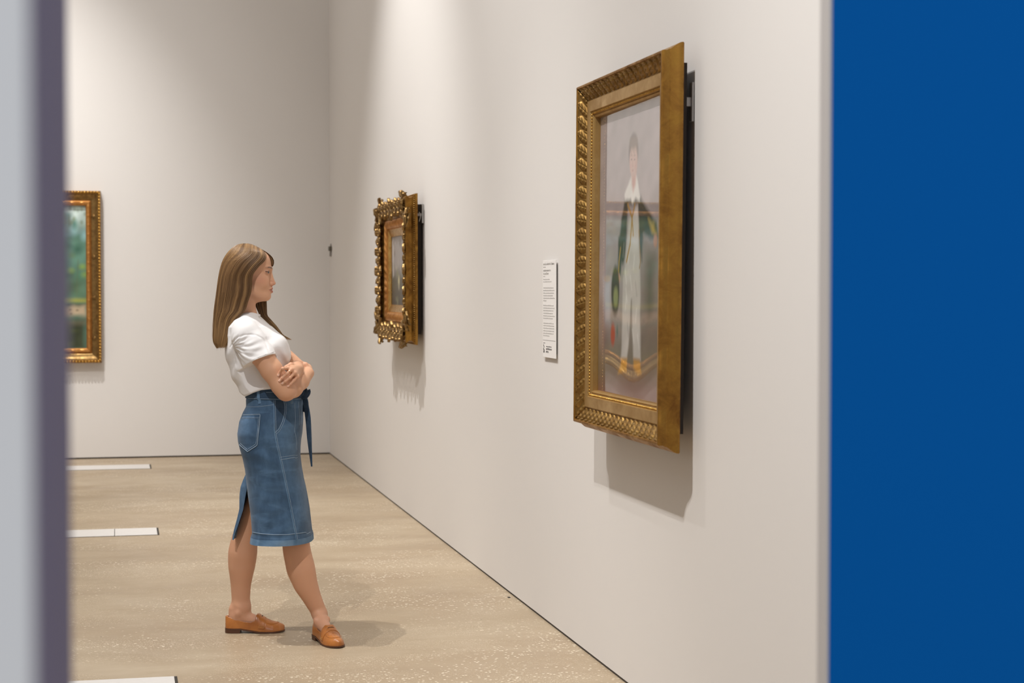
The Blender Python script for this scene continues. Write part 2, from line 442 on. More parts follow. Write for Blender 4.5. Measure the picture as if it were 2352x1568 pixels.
# ================================================================== painted pictures (colour grids)
class Canvas:
    """a small painter: soft polygons, ellipses and strokes blended over a grid of colours"""
    def __init__(s, w, h, nx, ny):
        s.w, s.h, s.nx, s.ny = w, h, nx, ny
        s.X, s.Y = np.meshgrid(np.linspace(0, w, nx), np.linspace(0, h, ny), indexing='ij')   # x from left, y from top
        s.C = np.zeros((nx, ny, 3))
        s.rng = np.random.default_rng(3)
    def blend(s, a, col):
        a = np.clip(a, 0, 1)[..., None]
        s.C = s.C * (1 - a) + np.array(col) * a
    def wobble(s, amp, scale, seed):
        r = np.random.default_rng(seed); out = np.zeros_like(s.X)
        for _ in range(7):
            k = r.normal(size=2) / scale; out += np.sin(s.X * k[0] + s.Y * k[1] + r.uniform(0, 6.28))
        return out * amp / 2.6
    def poly(s, pts, col, soft=0.004, op=1.0, wob=0.0, ws=0.02, seed=1):
        P = np.array(pts, float); X = s.X + (s.wobble(wob, ws, seed) if wob else 0); Y = s.Y + (s.wobble(wob, ws, seed + 9) if wob else 0)
        d = np.full(X.shape, 1e9); ins = np.zeros(X.shape, bool)
        for a, b in zip(P, np.roll(P, -1, 0)):
            e = b - a; t = np.clip(((X - a[0]) * e[0] + (Y - a[1]) * e[1]) / (e @ e + 1e-12), 0, 1)
            d = np.minimum(d, np.hypot(X - a[0] - t * e[0], Y - a[1] - t * e[1]))
            c = ((a[1] > Y) != (b[1] > Y)) & (X < (b[0] - a[0]) * (Y - a[1]) / (b[1] - a[1] + 1e-12) + a[0])
            ins ^= c
        s.blend((np.where(ins, d, -d) / soft * 0.5 + 0.5) * op, col)
    def ell(s, c, r, col, soft=0.25, op=1.0):
        k = np.hypot((s.X - c[0]) / r[0], (s.Y - c[1]) / r[1])
        s.blend((1 - k) / soft * op if soft else (k < 1) * op, col)
    def stroke(s, pts, r, col, soft=0.003, op=1.0):
        P = np.array(pts, float); d = np.full(s.X.shape, 1e9)
        for a, b in zip(P[:-1], P[1:]):
            e = b - a; t = np.clip(((s.X - a[0]) * e[0] + (s.Y - a[1]) * e[1]) / (e @ e + 1e-12), 0, 1)
            d = np.minimum(d, np.hypot(s.X - a[0] - t * e[0], s.Y - a[1] - t * e[1]))
        s.blend(((r - d) / soft + 0.5) * op, col)
    def mottle(s, amp, scale, seed):
        s.C *= (1 + s.wobble(amp, scale, seed))[..., None]
    def build(s, y, parent, name='canvas', thick=0.012):
        mb = MB()
        P = np.stack([s.X - s.w / 2, np.full_like(s.X, y), s.h / 2 - s.Y], -1)
        nx, ny = s.nx, s.ny
        mb.grid(P, flip=True)
        mb.c[-1] = np.clip(s.C.reshape(-1, 3), 0.002, 1)
        mb.box((-s.w / 2, y + 0.0002, -s.h / 2), (s.w / 2, y + thick, s.h / 2), col=(0.1, 0.08, 0.06))
        return mb.build(name, M['paint'], parent, smooth=False, use_col=True)

# ================================================================== picture frames
def frame_sweep(w, h, profile, name, mat, parent, step=0.02, disp=None, nsub=1, angle=35):
    """mitred moulding round an opening w x h; profile = (outward offset, height out of the back plane)"""
    pr = np.array(profile, float)
    if nsub > 1:
        t = np.linspace(0, len(pr) - 1, (len(pr) - 1) * nsub + 1)
        pr = np.stack([np.interp(t, np.arange(len(pr)), pr[:, k]) for k in (0, 1)], -1)
    mb = MB()
    for side in range(4):
        L = w if side % 2 == 0 else h
        n = max(2, int(L / step) + 1)
        f = np.linspace(0, 1, n)
        half, other = (w / 2, h / 2) if side % 2 == 0 else (h / 2, w / 2)
        o = pr[:, 0]; hh = pr[:, 1]
        A = -(half + o)[None] + 2 * (half + o)[None] * f[:, None]      # along
        B = np.broadcast_to(-(other + o)[None], A.shape)              # outward (downwards for side 0)
        H = np.broadcast_to(hh[None], A.shape).copy()
        if disp is not None:
            s_mid = (f - 0.5) * L
            H = H + disp(s_mid[:, None], o[None], L, A)
        ca, sa = [(1, 0), (0, 1), (-1, 0), (0, -1)][side]
        X = A * ca - B * sa; Z = A * sa + B * ca
        mb.grid(np.stack([X, -H, Z], -1), flip=False)
    return mb.build(name, mat, parent, True, angle)

def leaf_disp(o0, o1, period, amp):
    def f(s, o, L, A):
        v = np.clip((o - o0) / (o1 - o0), 0, 1)
        per = L / max(1, round(L / period))
        ph = ((s / per) % 1.0) - 0.5 + 0 * v
        wl = 0.46 * np.sin(PI * np.clip(v * 0.92 + 0.06, 0, 1)) ** 0.7 + 1e-3
        k = np.abs(ph) / wl
        leaf = np.clip(1 - k ** 2, 0, 1) ** 0.5 * (0.55 + 0.45 * np.sin(PI * v) )
        lobes = 0.30 * np.cos(v * 22 - np.abs(ph) * 16) * np.clip(1 - k, 0, 1)
        rib = -0.45 * np.exp(-(ph / 0.05) ** 2) * (leaf > 0)
        dart = np.clip(1 - np.abs(np.abs(ph) - 0.5) / 0.10, 0, 1) * np.clip(1 - np.abs(v - 0.35) / 0.4, 0, 1) * 0.7
        mask = (v > 0) & (v < 1)
        return amp * mask * (np.maximum(leaf + lobes + rib, dart) - 0.2)
    return f

def bead_row(w, h, off, out, r, pitch, name, mat, parent, nu=8, nv=6, rz=1.0):
    mb = MB()
    for side in range(4):
        L = (w if side % 2 == 0 else h) + 2 * off
        other = (h if side % 2 == 0 else w) / 2 + off
        n = int(round(L / pitch))
        ca, sa = [(1, 0), (0, 1), (-1, 0), (0, -1)][side]
        for i in range(n):
            a = -L / 2 + (i + 0.5) * L / n; b = -other
            rr = (r * (rz if ca else 1), r, r * (1 if ca else rz))
            mb.sphere((a * ca - b * sa, -out, a * sa + b * ca), rr, nu, nv)
    return mb.build(name, mat, parent, True, None)

def glass_mat():
    m = bpy.data.materials.new('picture_glass'); m.use_nodes = True
    t = m.node_tree; t.nodes.clear()
    out = t.nodes.new('ShaderNodeOutputMaterial'); mix = t.nodes.new('ShaderNodeMixShader')
    tr = t.nodes.new('ShaderNodeBsdfTransparent'); gl = t.nodes.new('ShaderNodeBsdfGlossy'); fr = t.nodes.new('ShaderNodeFresnel')
    gl.inputs['Roughness'].default_value = 0.004; fr.inputs['IOR'].default_value = 1.48
    tr.inputs['Color'].default_value = (0.98, 0.98, 0.98, 1)
    geo = t.nodes.new('ShaderNodeNewGeometry'); inv = t.nodes.new('ShaderNodeMath'); inv.operation = 'SUBTRACT'; inv.inputs[0].default_value = 1.0
    mul = t.nodes.new('ShaderNodeMath'); mul.operation = 'MULTIPLY'           # one reflecting face: none on leaving the pane
    t.links.new(geo.outputs['Backfacing'], inv.inputs[1]); t.links.new(fr.outputs[0], mul.inputs[0]); t.links.new(inv.outputs[0], mul.inputs[1])
    t.links.new(mul.outputs[0], mix.inputs[0]); t.links.new(tr.outputs[0], mix.inputs[1]); t.links.new(gl.outputs[0], mix.inputs[2])
    t.links.new(mix.outputs[0], out.inputs['Surface'])
    return m
M['glass'] = glass_mat()

# ------------------------------------------------------------------ large portrait
PF_OUT, PF_BACK = 0.132, 0.062           # frame front and back distance from the wall
yc, zc = 6.065, 1.636
pw, ph_ = 1.10 - 0.26, 1.318 - 0.27       # sight opening
portrait = empty('portrait_painting', (XW - PF_BACK, yc, zc), -PI / 2,
                 'large gilt framed portrait of a standing youth in white trousers, nearest on the right wall', 'painting')
portrait.rotation_euler = (math.radians(-0.5), 0, -PI / 2)
prof = [(0.022, 0.034), (0.026, 0.042), (0.066, 0.042), (0.070, 0.037)]
frame_sweep(pw, ph_, [(0.0, 0.006), (0.002, 0.026), (0.008, 0.031), (0.012, 0.027), (0.016, 0.034), (0.022, 0.034)], 'sight_moulding', M['gold_flat'], portrait, 0.05)
frame_sweep(pw, ph_, prof, 'flat_frieze', M['gold_flat'], portrait, 0.05)
frame_sweep(pw, ph_, [(0.070, 0.037), (0.080, 0.038), (0.095, 0.046), (0.110, 0.058), (0.120, 0.066)], 'leaf_moulding', M['gold'], portrait, 0.0028, leaf_disp(0.072, 0.119, 0.046, 0.011), 7, None)
frame_sweep(pw, ph_, [(0.118, 0.064), (0.121, 0.070), (0.127, 0.070), (0.130, 0.066), (0.130, 0.052), (0.134, 0.045), (0.134, 0.040),
                      (0.141, 0.032), (0.150, 0.020), (0.154, 0.012), (0.155, 0.004), (0.152, 0.0), (0.0, 0.0)], 'outer_frame', M['gold_side'], portrait, 0.03)
bead_row(pw, ph_, 0.019, 0.035, 0.0042, 0.0125, 'bead_moulding', M['gold_bright'], portrait)
MB().box((-pw / 2 - 0.095, -0.004, -ph_ / 2 - 0.095), (pw / 2 + 0.095, 0.030, ph_ / 2 + 0.095)).build('backing_board', M['board'], portrait, smooth=False)  # backing board, deepened to block light in the gap behind the frame
for sx in (-1, 1):
    mb = MB()
    mb.box((sx * 0.508 - 0.004, -0.002, 0.475), (sx * 0.508 + 0.004, 0.050, 0.505), 0.001)
    mb.box((sx * 0.508 - 0.018, 0.046, 0.425), (sx * 0.508 + 0.012, 0.0535, 0.555), 0.001)
    b = mb.build('hanging_bracket', M['bracket'], portrait, smooth=False)

cv = Canvas(pw, ph_, 190, 250)
def pc(px, py):                      # photo measurement -> place on the canvas
    p = on_x(px, py, XW - PF_BACK - 0.008)
    return (yc - p[1] + pw / 2, zc + ph_ / 2 - p[2])
PP = lambda *a: [pc(*q) for q in a]
def pell(x, y, rx, ry):
    a = pc(x - rx, y); b = pc(x + rx, y); c = pc(x, y - ry); d = pc(x, y + ry)
    return ((a[0] + b[0]) / 2, (c[1] + d[1]) / 2), (abs(b[0] - a[0]) / 2, abs(d[1] - c[1]) / 2)
cv.blend(np.ones_like(cv.X), srgb(168, 156, 155))
cv.blend((cv.Y / ph_ - 0.62) * 3.2, srgb(122, 110, 88))
cv.blend((cv.Y / ph_ - 0.45) * 1.2 * (cv.X / pw), srgb(95, 88, 62))
cv.poly(PP((1386, 560), (1392, 560), (1398, 760), (1384, 800)), srgb(168, 160, 164), 0.05, 0.8)
cv.poly(PP((1385, 640), (1402, 640), (1401, 745), (1388, 750)), srgb(186, 184, 190), 0.02, 0.9)
cv.ell(*pell(1394, 640, 9, 9), srgb(190, 172, 160), 0.3)
cv.poly(PP((1476, 560), (1512, 540), (1512, 800), (1470, 790)), srgb(112, 84, 68), 0.09, 0.75, 0.01, 0.05, 4)      # dark drapery at the right
cv.poly(PP((1486, 600), (1500, 600), (1492, 720), (1484, 700)), srgb(64, 74, 50), 0.05, 0.7, 0.01, 0.04, 5)
cv.poly(PP((1496, 460), (1512, 430), (1514, 520), (1500, 540)), srgb(125, 118, 118), 0.05, 0.5)
# brown ground
cv.poly(PP((1340, 868), (1420, 850), (1530, 862), (1530, 990), (1340, 990)), srgb(128, 88, 78), 0.05, 0.9)
cv.poly(PP((1340, 820), (1530, 820), (1530, 870), (1340, 870)), srgb(116, 100, 78), 0.08, 0.6)
cv.poly(PP((1380, 700), (1400, 740), (1398, 800), (1380, 820)), srgb(134, 92, 72), 0.05, 0.6)  # brown edge of the glass reflection, painted into the canvas
# the figure
cv.poly(PP((1434, 452), (1446, 440), (1466, 446), (1486, 480), (1506, 512), (1511, 545), (1494, 548), (1476, 536), (1473, 600), (1466, 560), (1462, 470), (1440, 470), (1436, 575), (1430, 610), (1424, 600), (1420, 560), (1426, 500)), srgb(34, 42, 32), 0.012, 1, 0.003, 0.02, 7)
cv.poly(PP((1419, 545), (1429, 545), (1425, 632), (1418, 628)), srgb(40, 46, 34), 0.010)
cv.stroke(PP((1424, 570), (1421, 600), (1420, 625)), 0.006, srgb(190, 152, 50), 0.006, 0.8)
cv.ell(*pell(1420, 640, 4, 16), srgb(205, 150, 130), 0.4)
cv.poly(PP((1444, 500), (1463, 470), (1470, 640), (1472, 825), (1456, 825), (1451, 690), (1441, 825), (1427, 825), (1430, 640)), srgb(200, 192, 184), 0.010, 1, 0.003, 0.03, 11)
for k in range(14):
    x = 1432 + (k * 37 % 34); y = 560 + (k * 61 % 230)
    cv.stroke(PP((x, y), (x + (3 if k % 2 else -2), y + 28)), 0.006, srgb(232, 228, 220) if k % 3 else srgb(160, 150, 146), 0.012, 0.55)
cv.stroke(PP((1449.5, 690), (1447, 820)), 0.006, srgb(120, 108, 98), 0.012, 0.6)
cv.stroke(PP((1440, 470), (1450, 500), (1446, 560), (1438, 600)), 0.007, srgb(176, 132, 50), 0.006, 0.9)
cv.stroke(PP((1456, 470), (1450, 500), (1453, 540)), 0.006, srgb(176, 132, 50), 0.006, 0.9)
cv.stroke(PP((1466, 530), (1470, 600), (1468, 615)), 0.005, srgb(150, 112, 50), 0.006, 0.8)
cv.poly(PP((1486, 500), (1500, 510), (1508, 540), (1496, 536)), srgb(180, 150, 56), 0.010, 0.8, 0.004, 0.02, 13)
cv.ell(*pell(1504, 552, 6, 20), srgb(186, 134, 112), 0.5)
cv.poly(PP((1449, 400), (1459, 400), (1468, 450), (1466, 462), (1457, 455), (1451, 470), (1446, 455), (1434, 462), (1432, 450)), srgb(226, 222, 214), 0.008, 1, 0.003, 0.02, 15)
cv.poly(PP((1447, 385), (1459, 385), (1457, 425), (1452, 440), (1449, 425)), srgb(206, 156, 142), 0.012)
cv.ell(*pell(1452, 348, 12.6, 48), srgb(104, 92, 88), 0.25)
cv.ell(*pell(1452, 368, 10.2, 43), srgb(206, 172, 160), 0.22)
cv.ell(*pell(1452, 326, 11, 20), srgb(126, 110, 100), 0.55, 0.95)
for k in range(9):
    cv.stroke(PP((1443.5 + k * 2.1, 318), (1442.5 + k * 2.3, 344 + (k % 3) * 4)), 0.004, srgb(138, 118, 102), 0.008, 0.6)
cv.ell(*pell(1458.5, 378, 4, 30), srgb(186, 148, 138), 0.9, 0.6)
for x in (1447.4, 1454.6):
    cv.ell(*pell(x, 366, 1.9, 3.4), srgb(112, 88, 80), 0.8, 0.75)
    cv.ell(*pell(x, 366.5, 0.9, 2.2), srgb(58, 44, 42), 0.7, 0.8)
    cv.stroke(PP((x - 1.8, 357), (x + 1.8, 356.5)), 0.003, srgb(140, 112, 100), 0.006, 0.6)
cv.stroke(PP((1450.8, 362), (1450.2, 380)), 0.004, srgb(188, 146, 134), 0.008, 0.6)
cv.ell(*pell(1450.6, 381, 1.6, 3.0), srgb(180, 134, 124), 0.9, 0.7)
cv.ell(*pell(1450.6, 391, 2.6, 2.6), srgb(172, 100, 96), 0.8, 0.8)
cv.ell(*pell(1446.4, 382, 2.6, 8), srgb(214, 156, 146), 0.9, 0.6)
cv.ell(*pell(1455.8, 382, 2.4, 8), srgb(202, 144, 136), 0.9, 0.6)
cv.ell(*pell(1413, 668, 10.5, 66), srgb(48, 38, 30), 0.25)
cv.ell(*pell(1414, 682, 7, 30), srgb(142, 148, 92), 0.5)
cv.ell(*pell(1408, 768, 6.5, 34), srgb(182, 76, 48), 0.5)
cv.ell(*pell(1418, 760, 3, 22), srgb(84, 110, 100), 0.7, 0.8)
cv.poly(PP((1428, 822), (1441, 824), (1440, 852), (1430, 854), (1420, 858), (1426, 840)), srgb(208, 152, 58), 0.010)
cv.poly(PP((1456, 824), (1470, 826), (1474, 858), (1466, 860), (1456, 846)), srgb(196, 142, 58), 0.010)
cv.mottle(0.05, 0.03, 21); cv.mottle(0.04, 0.12, 22)
cv.build(-0.006, portrait)
# the pane sits very slightly askew in the rebate
mb = MB(); gx, gz = pw / 2 - 0.003, ph_ / 2 - 0.003
GX, GZ = np.meshgrid(np.linspace(-gx, gx, 41), np.linspace(-gz, gz, 81), indexing='ij')
bow = -0.0068 * np.cos(np.clip((GX - 0.10) / 0.42, -1, 1) * PI / 2) ** 2 * (np.clip((-0.16 - GZ) / 0.36, 0, 1)) ** 2
fr_ = np.stack([GX, bow - 0.0015, GZ], -1); bk_ = np.stack([GX, bow + 0.0015, GZ], -1)
mb.grid(fr_); mb.grid(bk_, flip=True)
for a_, b_, fl in ((fr_[0], bk_[0], 0), (fr_[-1], bk_[-1], 1), (fr_[:, 0], bk_[:, 0], 1), (fr_[:, -1], bk_[:, -1], 0)):
    mb.grid(np.stack([a_, b_], 1), flip=bool(fl))
g = mb.build('glass', M['glass'], portrait, smooth=True, angle=40)
g.location = (0, -0.0175, 0); g.rotation_euler = (0, 0, math.radians(-1.17))

# ------------------------------------------------------------------ ornate small painting
yc2, zc2 = 11.42, 1.628
sw, sh = 1.26 - 0.50, 0.90 - 0.44
OUT2, BACK2 = 0.125, 0.045
small = empty('ornate_painting', (XW - BACK2, yc2, zc2), -PI / 2,
              'smaller painting in a heavily carved gilt frame on the right wall', 'painting')
frame_sweep(sw, sh, [(0.0, 0.006), (0.0, 0.014), (0.045, 0.026), (0.050, 0.024)], 'inner_slip', M['gold_bright'], small, 0.1)
def small_leaf(s, o, L, A):
    v = np.clip((o - 0.058) / 0.05, 0, 1)
    return 0.006 * (np.sin(s * 2 * PI / 0.034 + v * 5) * np.sin(PI * v)) 
frame_sweep(sw, sh, [(0.050, 0.024), (0.056, 0.034), (0.082, 0.042), (0.108, 0.044), (0.115, 0.038)], 'leaf_moulding', M['gold_copper'], small, 0.004, small_leaf, 5, None)
frame_sweep(sw, sh, [(0.115, 0.038), (0.150, 0.044), (0.185, 0.060), (0.205, 0.073), (0.222, 0.076), (0.228, 0.070), (0.226, 0.062),
                     (0.219, 0.050), (0.219, 0.036), (0.228, 0.026), (0.236, 0.021), (0.240, 0.018), (0.2445, 0.015), (0.246, 0.0), (0.0, 0.0)], 'outer_frame', M['gold_side'], small, 0.02)
bead_row(sw, sh, 0.238, 0.021, 0.0048, 0.013, 'bead_moulding', M['gold'], small, 6, 5)
rng = random.Random(11)
def scroll(mb, c, ang, size, turns=1.3, hand=1, lift=0.012, thick=0.2):
    n = 16; pts = []; rad = []
    for i in range(n):
        t = i / (n - 1)
        a = ang + hand * t * turns * 2 * PI * 0.75
        r = size * (1 - 0.78 * t)
        pts.append((c[0] + r * math.cos(a), c[1] - lift * math.sin(PI * t) - 0.004 * t, c[2] + r * math.sin(a)))
        rad.append(size * thick * (0.35 + 0.65 * math.sin(PI * min(1, t * 1.15 + 0.12)) ** 0.6) if t < 0.9 else size * thick * 0.8)
    mb.tube(pts, rad, 7)
    mb.sphere(pts[-1], size * thick * 1.15, 8, 6)
def acanthus(mb, c, ang, length, width, lift=0.02):
    """a curling lobed leaf, rising from the moulding"""
    nu, nv = 12, 9
    P = np.zeros((nu, nv, 3))
    d = np.array([math.cos(ang), math.sin(ang)]); q = np.array([-d[1], d[0]])
    for i in range(nu):
        t = i / (nu - 1)
        wv = width * (math.sin(PI * min(1, t * 0.9 + 0.1)) ** 0.6) * (1 + 0.22 * math.cos(t * 6 * PI))
        for j in range(nv):
            k = (j / (nv - 1)) * 2 - 1
            xy = d * (length * t) + q * (wv * k)
            hgt = lift * math.sin(PI * 0.62 * t) * 1.4 + 0.35 * width * (abs(math.cos(k * PI * 1.5)) - 0.5) * (1 - 0.5 * t) - 0.25 * lift * k * k
            P[i, j] = (c[0] + xy[0], c[1] - hgt - 0.004, c[2] + xy[1])
    back = P.copy(); back[..., 1] += 0.007
    ring = np.concatenate([P, back[:, ::-1]], 1)
    mb.grid(ring, close_v=True)
    for row in (ring[0], ring[-1]):
        mb.add(np.vstack([row, row.mean(0)]), tris=[(a, (a + 1) % len(row), len(row)) for a in range(len(row))])
def carved(mb, px, pz, out_dir, span, seed, big=1.0):
    r = random.Random(seed)
    al = (-out_dir[1], out_dir[0]); base_y = -0.066
    oa = math.atan2(out_dir[1], out_dir[0])
    acanthus(mb, (px, base_y, pz), oa, 0.050 * big, 0.026 * big, 0.018)
    acanthus(mb, (px, base_y + 0.010, pz), oa + PI, 0.070 * big, 0.026 * big, 0.014)
    for h in (-1, 1):
        cx, cz = px + al[0] * h * span * 0.22, pz + al[1] * h * span * 0.22
        scroll(mb, (cx, base_y + 0.004, cz), oa + h * 0.6 + r.uniform(-.3, .3), 0.028 * big, 1.4, h, 0.013)
        acanthus(mb, (cx, base_y + 0.002, cz), oa + h * 1.15, 0.052 * big, 0.017, 0.016)
        acanthus(mb, (cx, base_y + 0.008, cz), oa + PI - h * 0.8, 0.060 * big, 0.016, 0.013)
W2_, H2_ = sw / 2 + 0.184, sh / 2 + 0.184
for sx in (-1, 1):
    for sz in (-1, 1):                               # the four corner cartouches
        mb = MB(); n = np.array([sx, sz]) / math.sqrt(2)
        cx, cz = sx * W2_, sz * H2_
        a0 = math.atan2(sz, sx)
        acanthus(mb, (cx - sx * 0.045, -0.066, cz - sz * 0.045), a0, 0.085, 0.036, 0.026)
        acanthus(mb, (cx, -0.055, cz), a0 + PI, 0.13, 0.034, 0.016)
        for h in (-1, 1):
            scroll(mb, (cx - n[0] * 0.01 + h * n[1] * -0.045, -0.066, cz - n[1] * 0.01 + h * n[0] * 0.045), a0 + h * 0.4, 0.036, 1.4, h, 0.018)
            acanthus(mb, (cx + h * n[1] * -0.05, -0.060, cz + h * n[0] * 0.05), a0 + h * 1.9, 0.11, 0.024, 0.020)
            acanthus(mb, (cx + h * n[1] * -0.05, -0.058, cz + h * n[0] * 0.05), a0 + h * 1.35, 0.06, 0.020, 0.018)
            acanthus(mb, (cx + h * n[1] * -0.09, -0.054, cz + h * n[0] * 0.09), a0 + h * 2.5, 0.09, 0.018, 0.014)
        mb.build('corner_carving', M['gold_dark'], small)
for side in range(4):                                 # running scrollwork on each rail
    mb = MB()
    out = [(0, -1), (1, 0), (0, 1), (-1, 0)][side]
    L = 2 * (W2_ if side % 2 == 0 else H2_); other = H2_ if side % 2 == 0 else W2_
    al = (-out[1], out[0])
    n = 7 if side % 2 == 0 else 5
    for i in range(n):
        f = (i + 0.5) / n - 0.5
        a = f * (L - 0.16)
        big = 1.25 if i == n // 2 else 0.92 + 0.12 * (i % 2)
        carved(mb, out[0] * other + al[0] * a, out[1] * other + al[1] * a, out, (L - 0.16) / n, 20 + side * 9 + i, big)
    mb.build('rail_carving', M['gold_dark'], small)
MB().box((-sw / 2 - 0.18, -0.004, -sh / 2 - 0.18), (sw / 2 + 0.18, 0.035, sh / 2 + 0.18)).build('backing_board', M['board'], small, smooth=False)
for sx in (-1, 1):
    mb = MB(); mb.box((sx * 0.585 - 0.012, 0.032, 0.29), (sx * 0.585 + 0.018, BACK2 - 0.002, 0.41), 0.001); mb.box((sx * 0.585 - 0.004, -0.001, 0.335), (sx * 0.585 + 0.004, 0.036, 0.352), 0.001)
    mb.tube([(sx * 0.60, 0.014, 0.30), (sx * 0.605, 0.022, 0.33), (sx * 0.60, 0.014, 0.36)], 0.003, 6)
    mb.build('hanging_bracket', M['bracket'], small, smooth=False)
cs = Canvas(sw, sh, 120, 80)
cs.blend(np.ones_like(cs.X), srgb(150, 142, 138))
cs.blend((cs.Y / sh - 0.40) * 4, srgb(86, 80, 66))
cs.blend((cs.Y / sh - 0.72) * 4, srgb(66, 56, 46))
for k in range(26):
    r = np.random.default_rng(k)
    cs.ell((r.uniform(0, sw), r.uniform(0.25, 0.95) * sh), (r.uniform(.02, .07), r.uniform(.02, .05)),
           [srgb(128, 128, 96), srgb(92, 84, 74), srgb(168, 160, 146), srgb(70, 72, 54)][k % 4], 0.8, 0.7)
cs.stroke([(0.06, 0.02), (0.07, 0.26)], 0.014, srgb(206, 200, 196), 0.02, 0.8)
cs.ell((0.30, 0.30), (0.05, 0.05), srgb(188, 178, 140), 0.8)
cs.build(-0.008, small)

# ------------------------------------------------------------------ landscape on the far wall
lw, lh = 1.25, 1.515
xr = -0.144; zcl = (0.854 + 2.369) / 2
land = empty('landscape_painting', (xr - lw / 2, YB, zcl), 0,
             'beaded gilt framed green woodland landscape on the far wall, cut off by the near jamb', 'painting')
ow, oh = lw - 0.26, lh - 0.26
frame_sweep(ow, oh, [(0.0, 0.02), (0.001, 0.046), (0.012, 0.058), (0.030, 0.060), (0.042, 0.050), (0.046, 0.046)], 'inner_slip', M['gold_copper'], land, 0.008, lambda s, o, L, A: 0.005 * np.clip(1 - np.hypot(((s / 0.08) % 1 - 0.5) * 0.08 / 0.009, (o - 0.021) / 0.009), 0, 1), 3)
frame_sweep(ow, oh, [(0.046, 0.046), (0.052, 0.052), (0.060, 0.054), (0.078, 0.058), (0.092, 0.068), (0.100, 0.078), (0.104, 0.078)], 'cove_moulding', M['gold_dark'], land, 0.05)
frame_sweep(ow, oh, [(0.104, 0.078), (0.108, 0.084), (0.122, 0.084), (0.127, 0.078), (0.130, 0.06), (0.130, 0.004), (0.0, 0.004)], 'outer_frame', M['gold_side'], land, 0.05)
bead_row(ow, oh, 0.117, 0.084, 0.0115, 0.0270, 'bead_moulding', M['gold_bright'], land, 9, 7)
for k in range(4):                                        # dark rosettes in the cove, one part each
    for sx in (-1, 1):
        mb = MB(); z = (-0.5 + (k + 0.5) / 4) * (oh + 0.02) * 1.12; x = sx * (ow / 2 + 0.073)
        mb.sphere((x, -0.060, z), (0.013, 0.012, 0.013), 9, 6)
        th = np.linspace(0, 2 * PI, 49); rr_ = 0.019 + 0.005 * np.cos(6 * th)
        mb.grid(np.stack([np.stack([x + r_ * rr_ * np.cos(th), np.full(49, -0.058 - h_), z + r_ * rr_ * np.sin(th)], -1) for r_, h_ in ((1, -0.006), (1, 0.003), (0.8, 0.008), (0.3, 0.008))]))
        mb.build('rosette', M['gold_dark'], land)
cl = Canvas(ow, oh, 130, 160)
R_ = np.random.default_rng(8)
cl.blend(np.ones_like(cl.X), srgb(92, 130, 112))
cl.ell((0.9 * ow, 0.05 * oh), (0.30, 0.20), srgb(196, 212, 206), 0.9)
for k in range(150):
    y = R_.uniform(0, 0.62); x = R_.uniform(0, 1)
    c = [srgb(92, 118, 74), srgb(64, 96, 66), srgb(128, 140, 84), srgb(74, 128, 104), srgb(58, 116, 98), srgb(120, 160, 150)][k % 6]
    if 0.14 < y < 0.22: c = srgb(150, 190, 196)
    if y > 0.25 and k % 3: c = [srgb(52, 110, 88), srgb(70, 130, 104), srgb(44, 88, 70)][k % 3]
    cl.ell((x * ow, y * oh), (R_.uniform(.03, .10), R_.uniform(.03, .09)), c, 0.9, 0.65)
for k in range(7):
    x = R_.uniform(0.3, 1.0) * ow
    cl.ell((x, R_.uniform(0.40, 0.5) * oh), (0.05, 0.04), srgb(140, 170, 78), 0.8, 0.7)
cl.poly([(0, .50 * oh), (ow, .50 * oh), (ow, .66 * oh), (0, .66 * oh)], srgb(78, 96, 66), 0.10, 0.8)
for k in range(12):
    x = R_.uniform(0, ow); cl.stroke([(x, 0.38 * oh), (x + R_.uniform(-.02, .02), 0.64 * oh)], 0.006, srgb(92, 104, 82), 0.01, 0.5)
cl.poly([(0, .655 * oh), (ow, .655 * oh), (ow, .675 * oh), (0, .675 * oh)], srgb(164, 160, 60), 0.02, 0.9)
cl.poly([(0, .690 * oh), (ow, .690 * oh), (ow, .71 * oh), (0, .71 * oh)], srgb(74, 70, 48), 0.02, 0.9)
cl.poly([(0, .715 * oh), (ow, .705 * oh), (ow, .775 * oh), (0, .775 * oh)], srgb(180, 160, 132), 0.02, 0.9, 0.008, 0.03, 3)
for k in range(16): cl.ell((R_.uniform(0, ow), R_.uniform(.72, .78) * oh), (.02, .014), srgb(98, 86, 68), 0.8, 0.7)
cl.poly([(0, .79 * oh), (ow, .79 * oh), (ow, 1.02 * oh), (0, 1.02 * oh)], srgb(56, 62, 42), 0.04, 0.95)
cl.poly([(0, .805 * oh), (ow, .81 * oh), (ow, .83 * oh), (0, .83 * oh)], srgb(128, 120, 96), 0.03, 0.6)
for k in range(20): cl.ell((R_.uniform(0, ow), R_.uniform(.84, 1.0) * oh), (.06, .03), [srgb(84, 92, 52), srgb(40, 42, 30)][k % 2], 0.9, 0.6)
for k in range(60):                                       # olive sprays of leaves in the upper corner
    cl.ell((R_.uniform(0.35, 1.0) * ow, R_.uniform(0.0, 0.16) * oh), (.022, .03), [srgb(104, 112, 62), srgb(128, 132, 84), srgb(84, 98, 58)][k % 3], 0.9, 0.55)
cl.mottle(0.10, 0.03, 5); cl.mottle(0.08, 0.09, 6)
cl.build(-0.022, land)
# ================================================================== implicit modelling
def smin(a, b, k):
    if k <= 0: return np.minimum(a, b)
    h = np.clip(0.5 + 0.5 * (b - a) / k, 0, 1)
    return b + (a - b) * h - k * h * (1 - h)
def smax(a, b, k): return -smin(-a, -b, k)

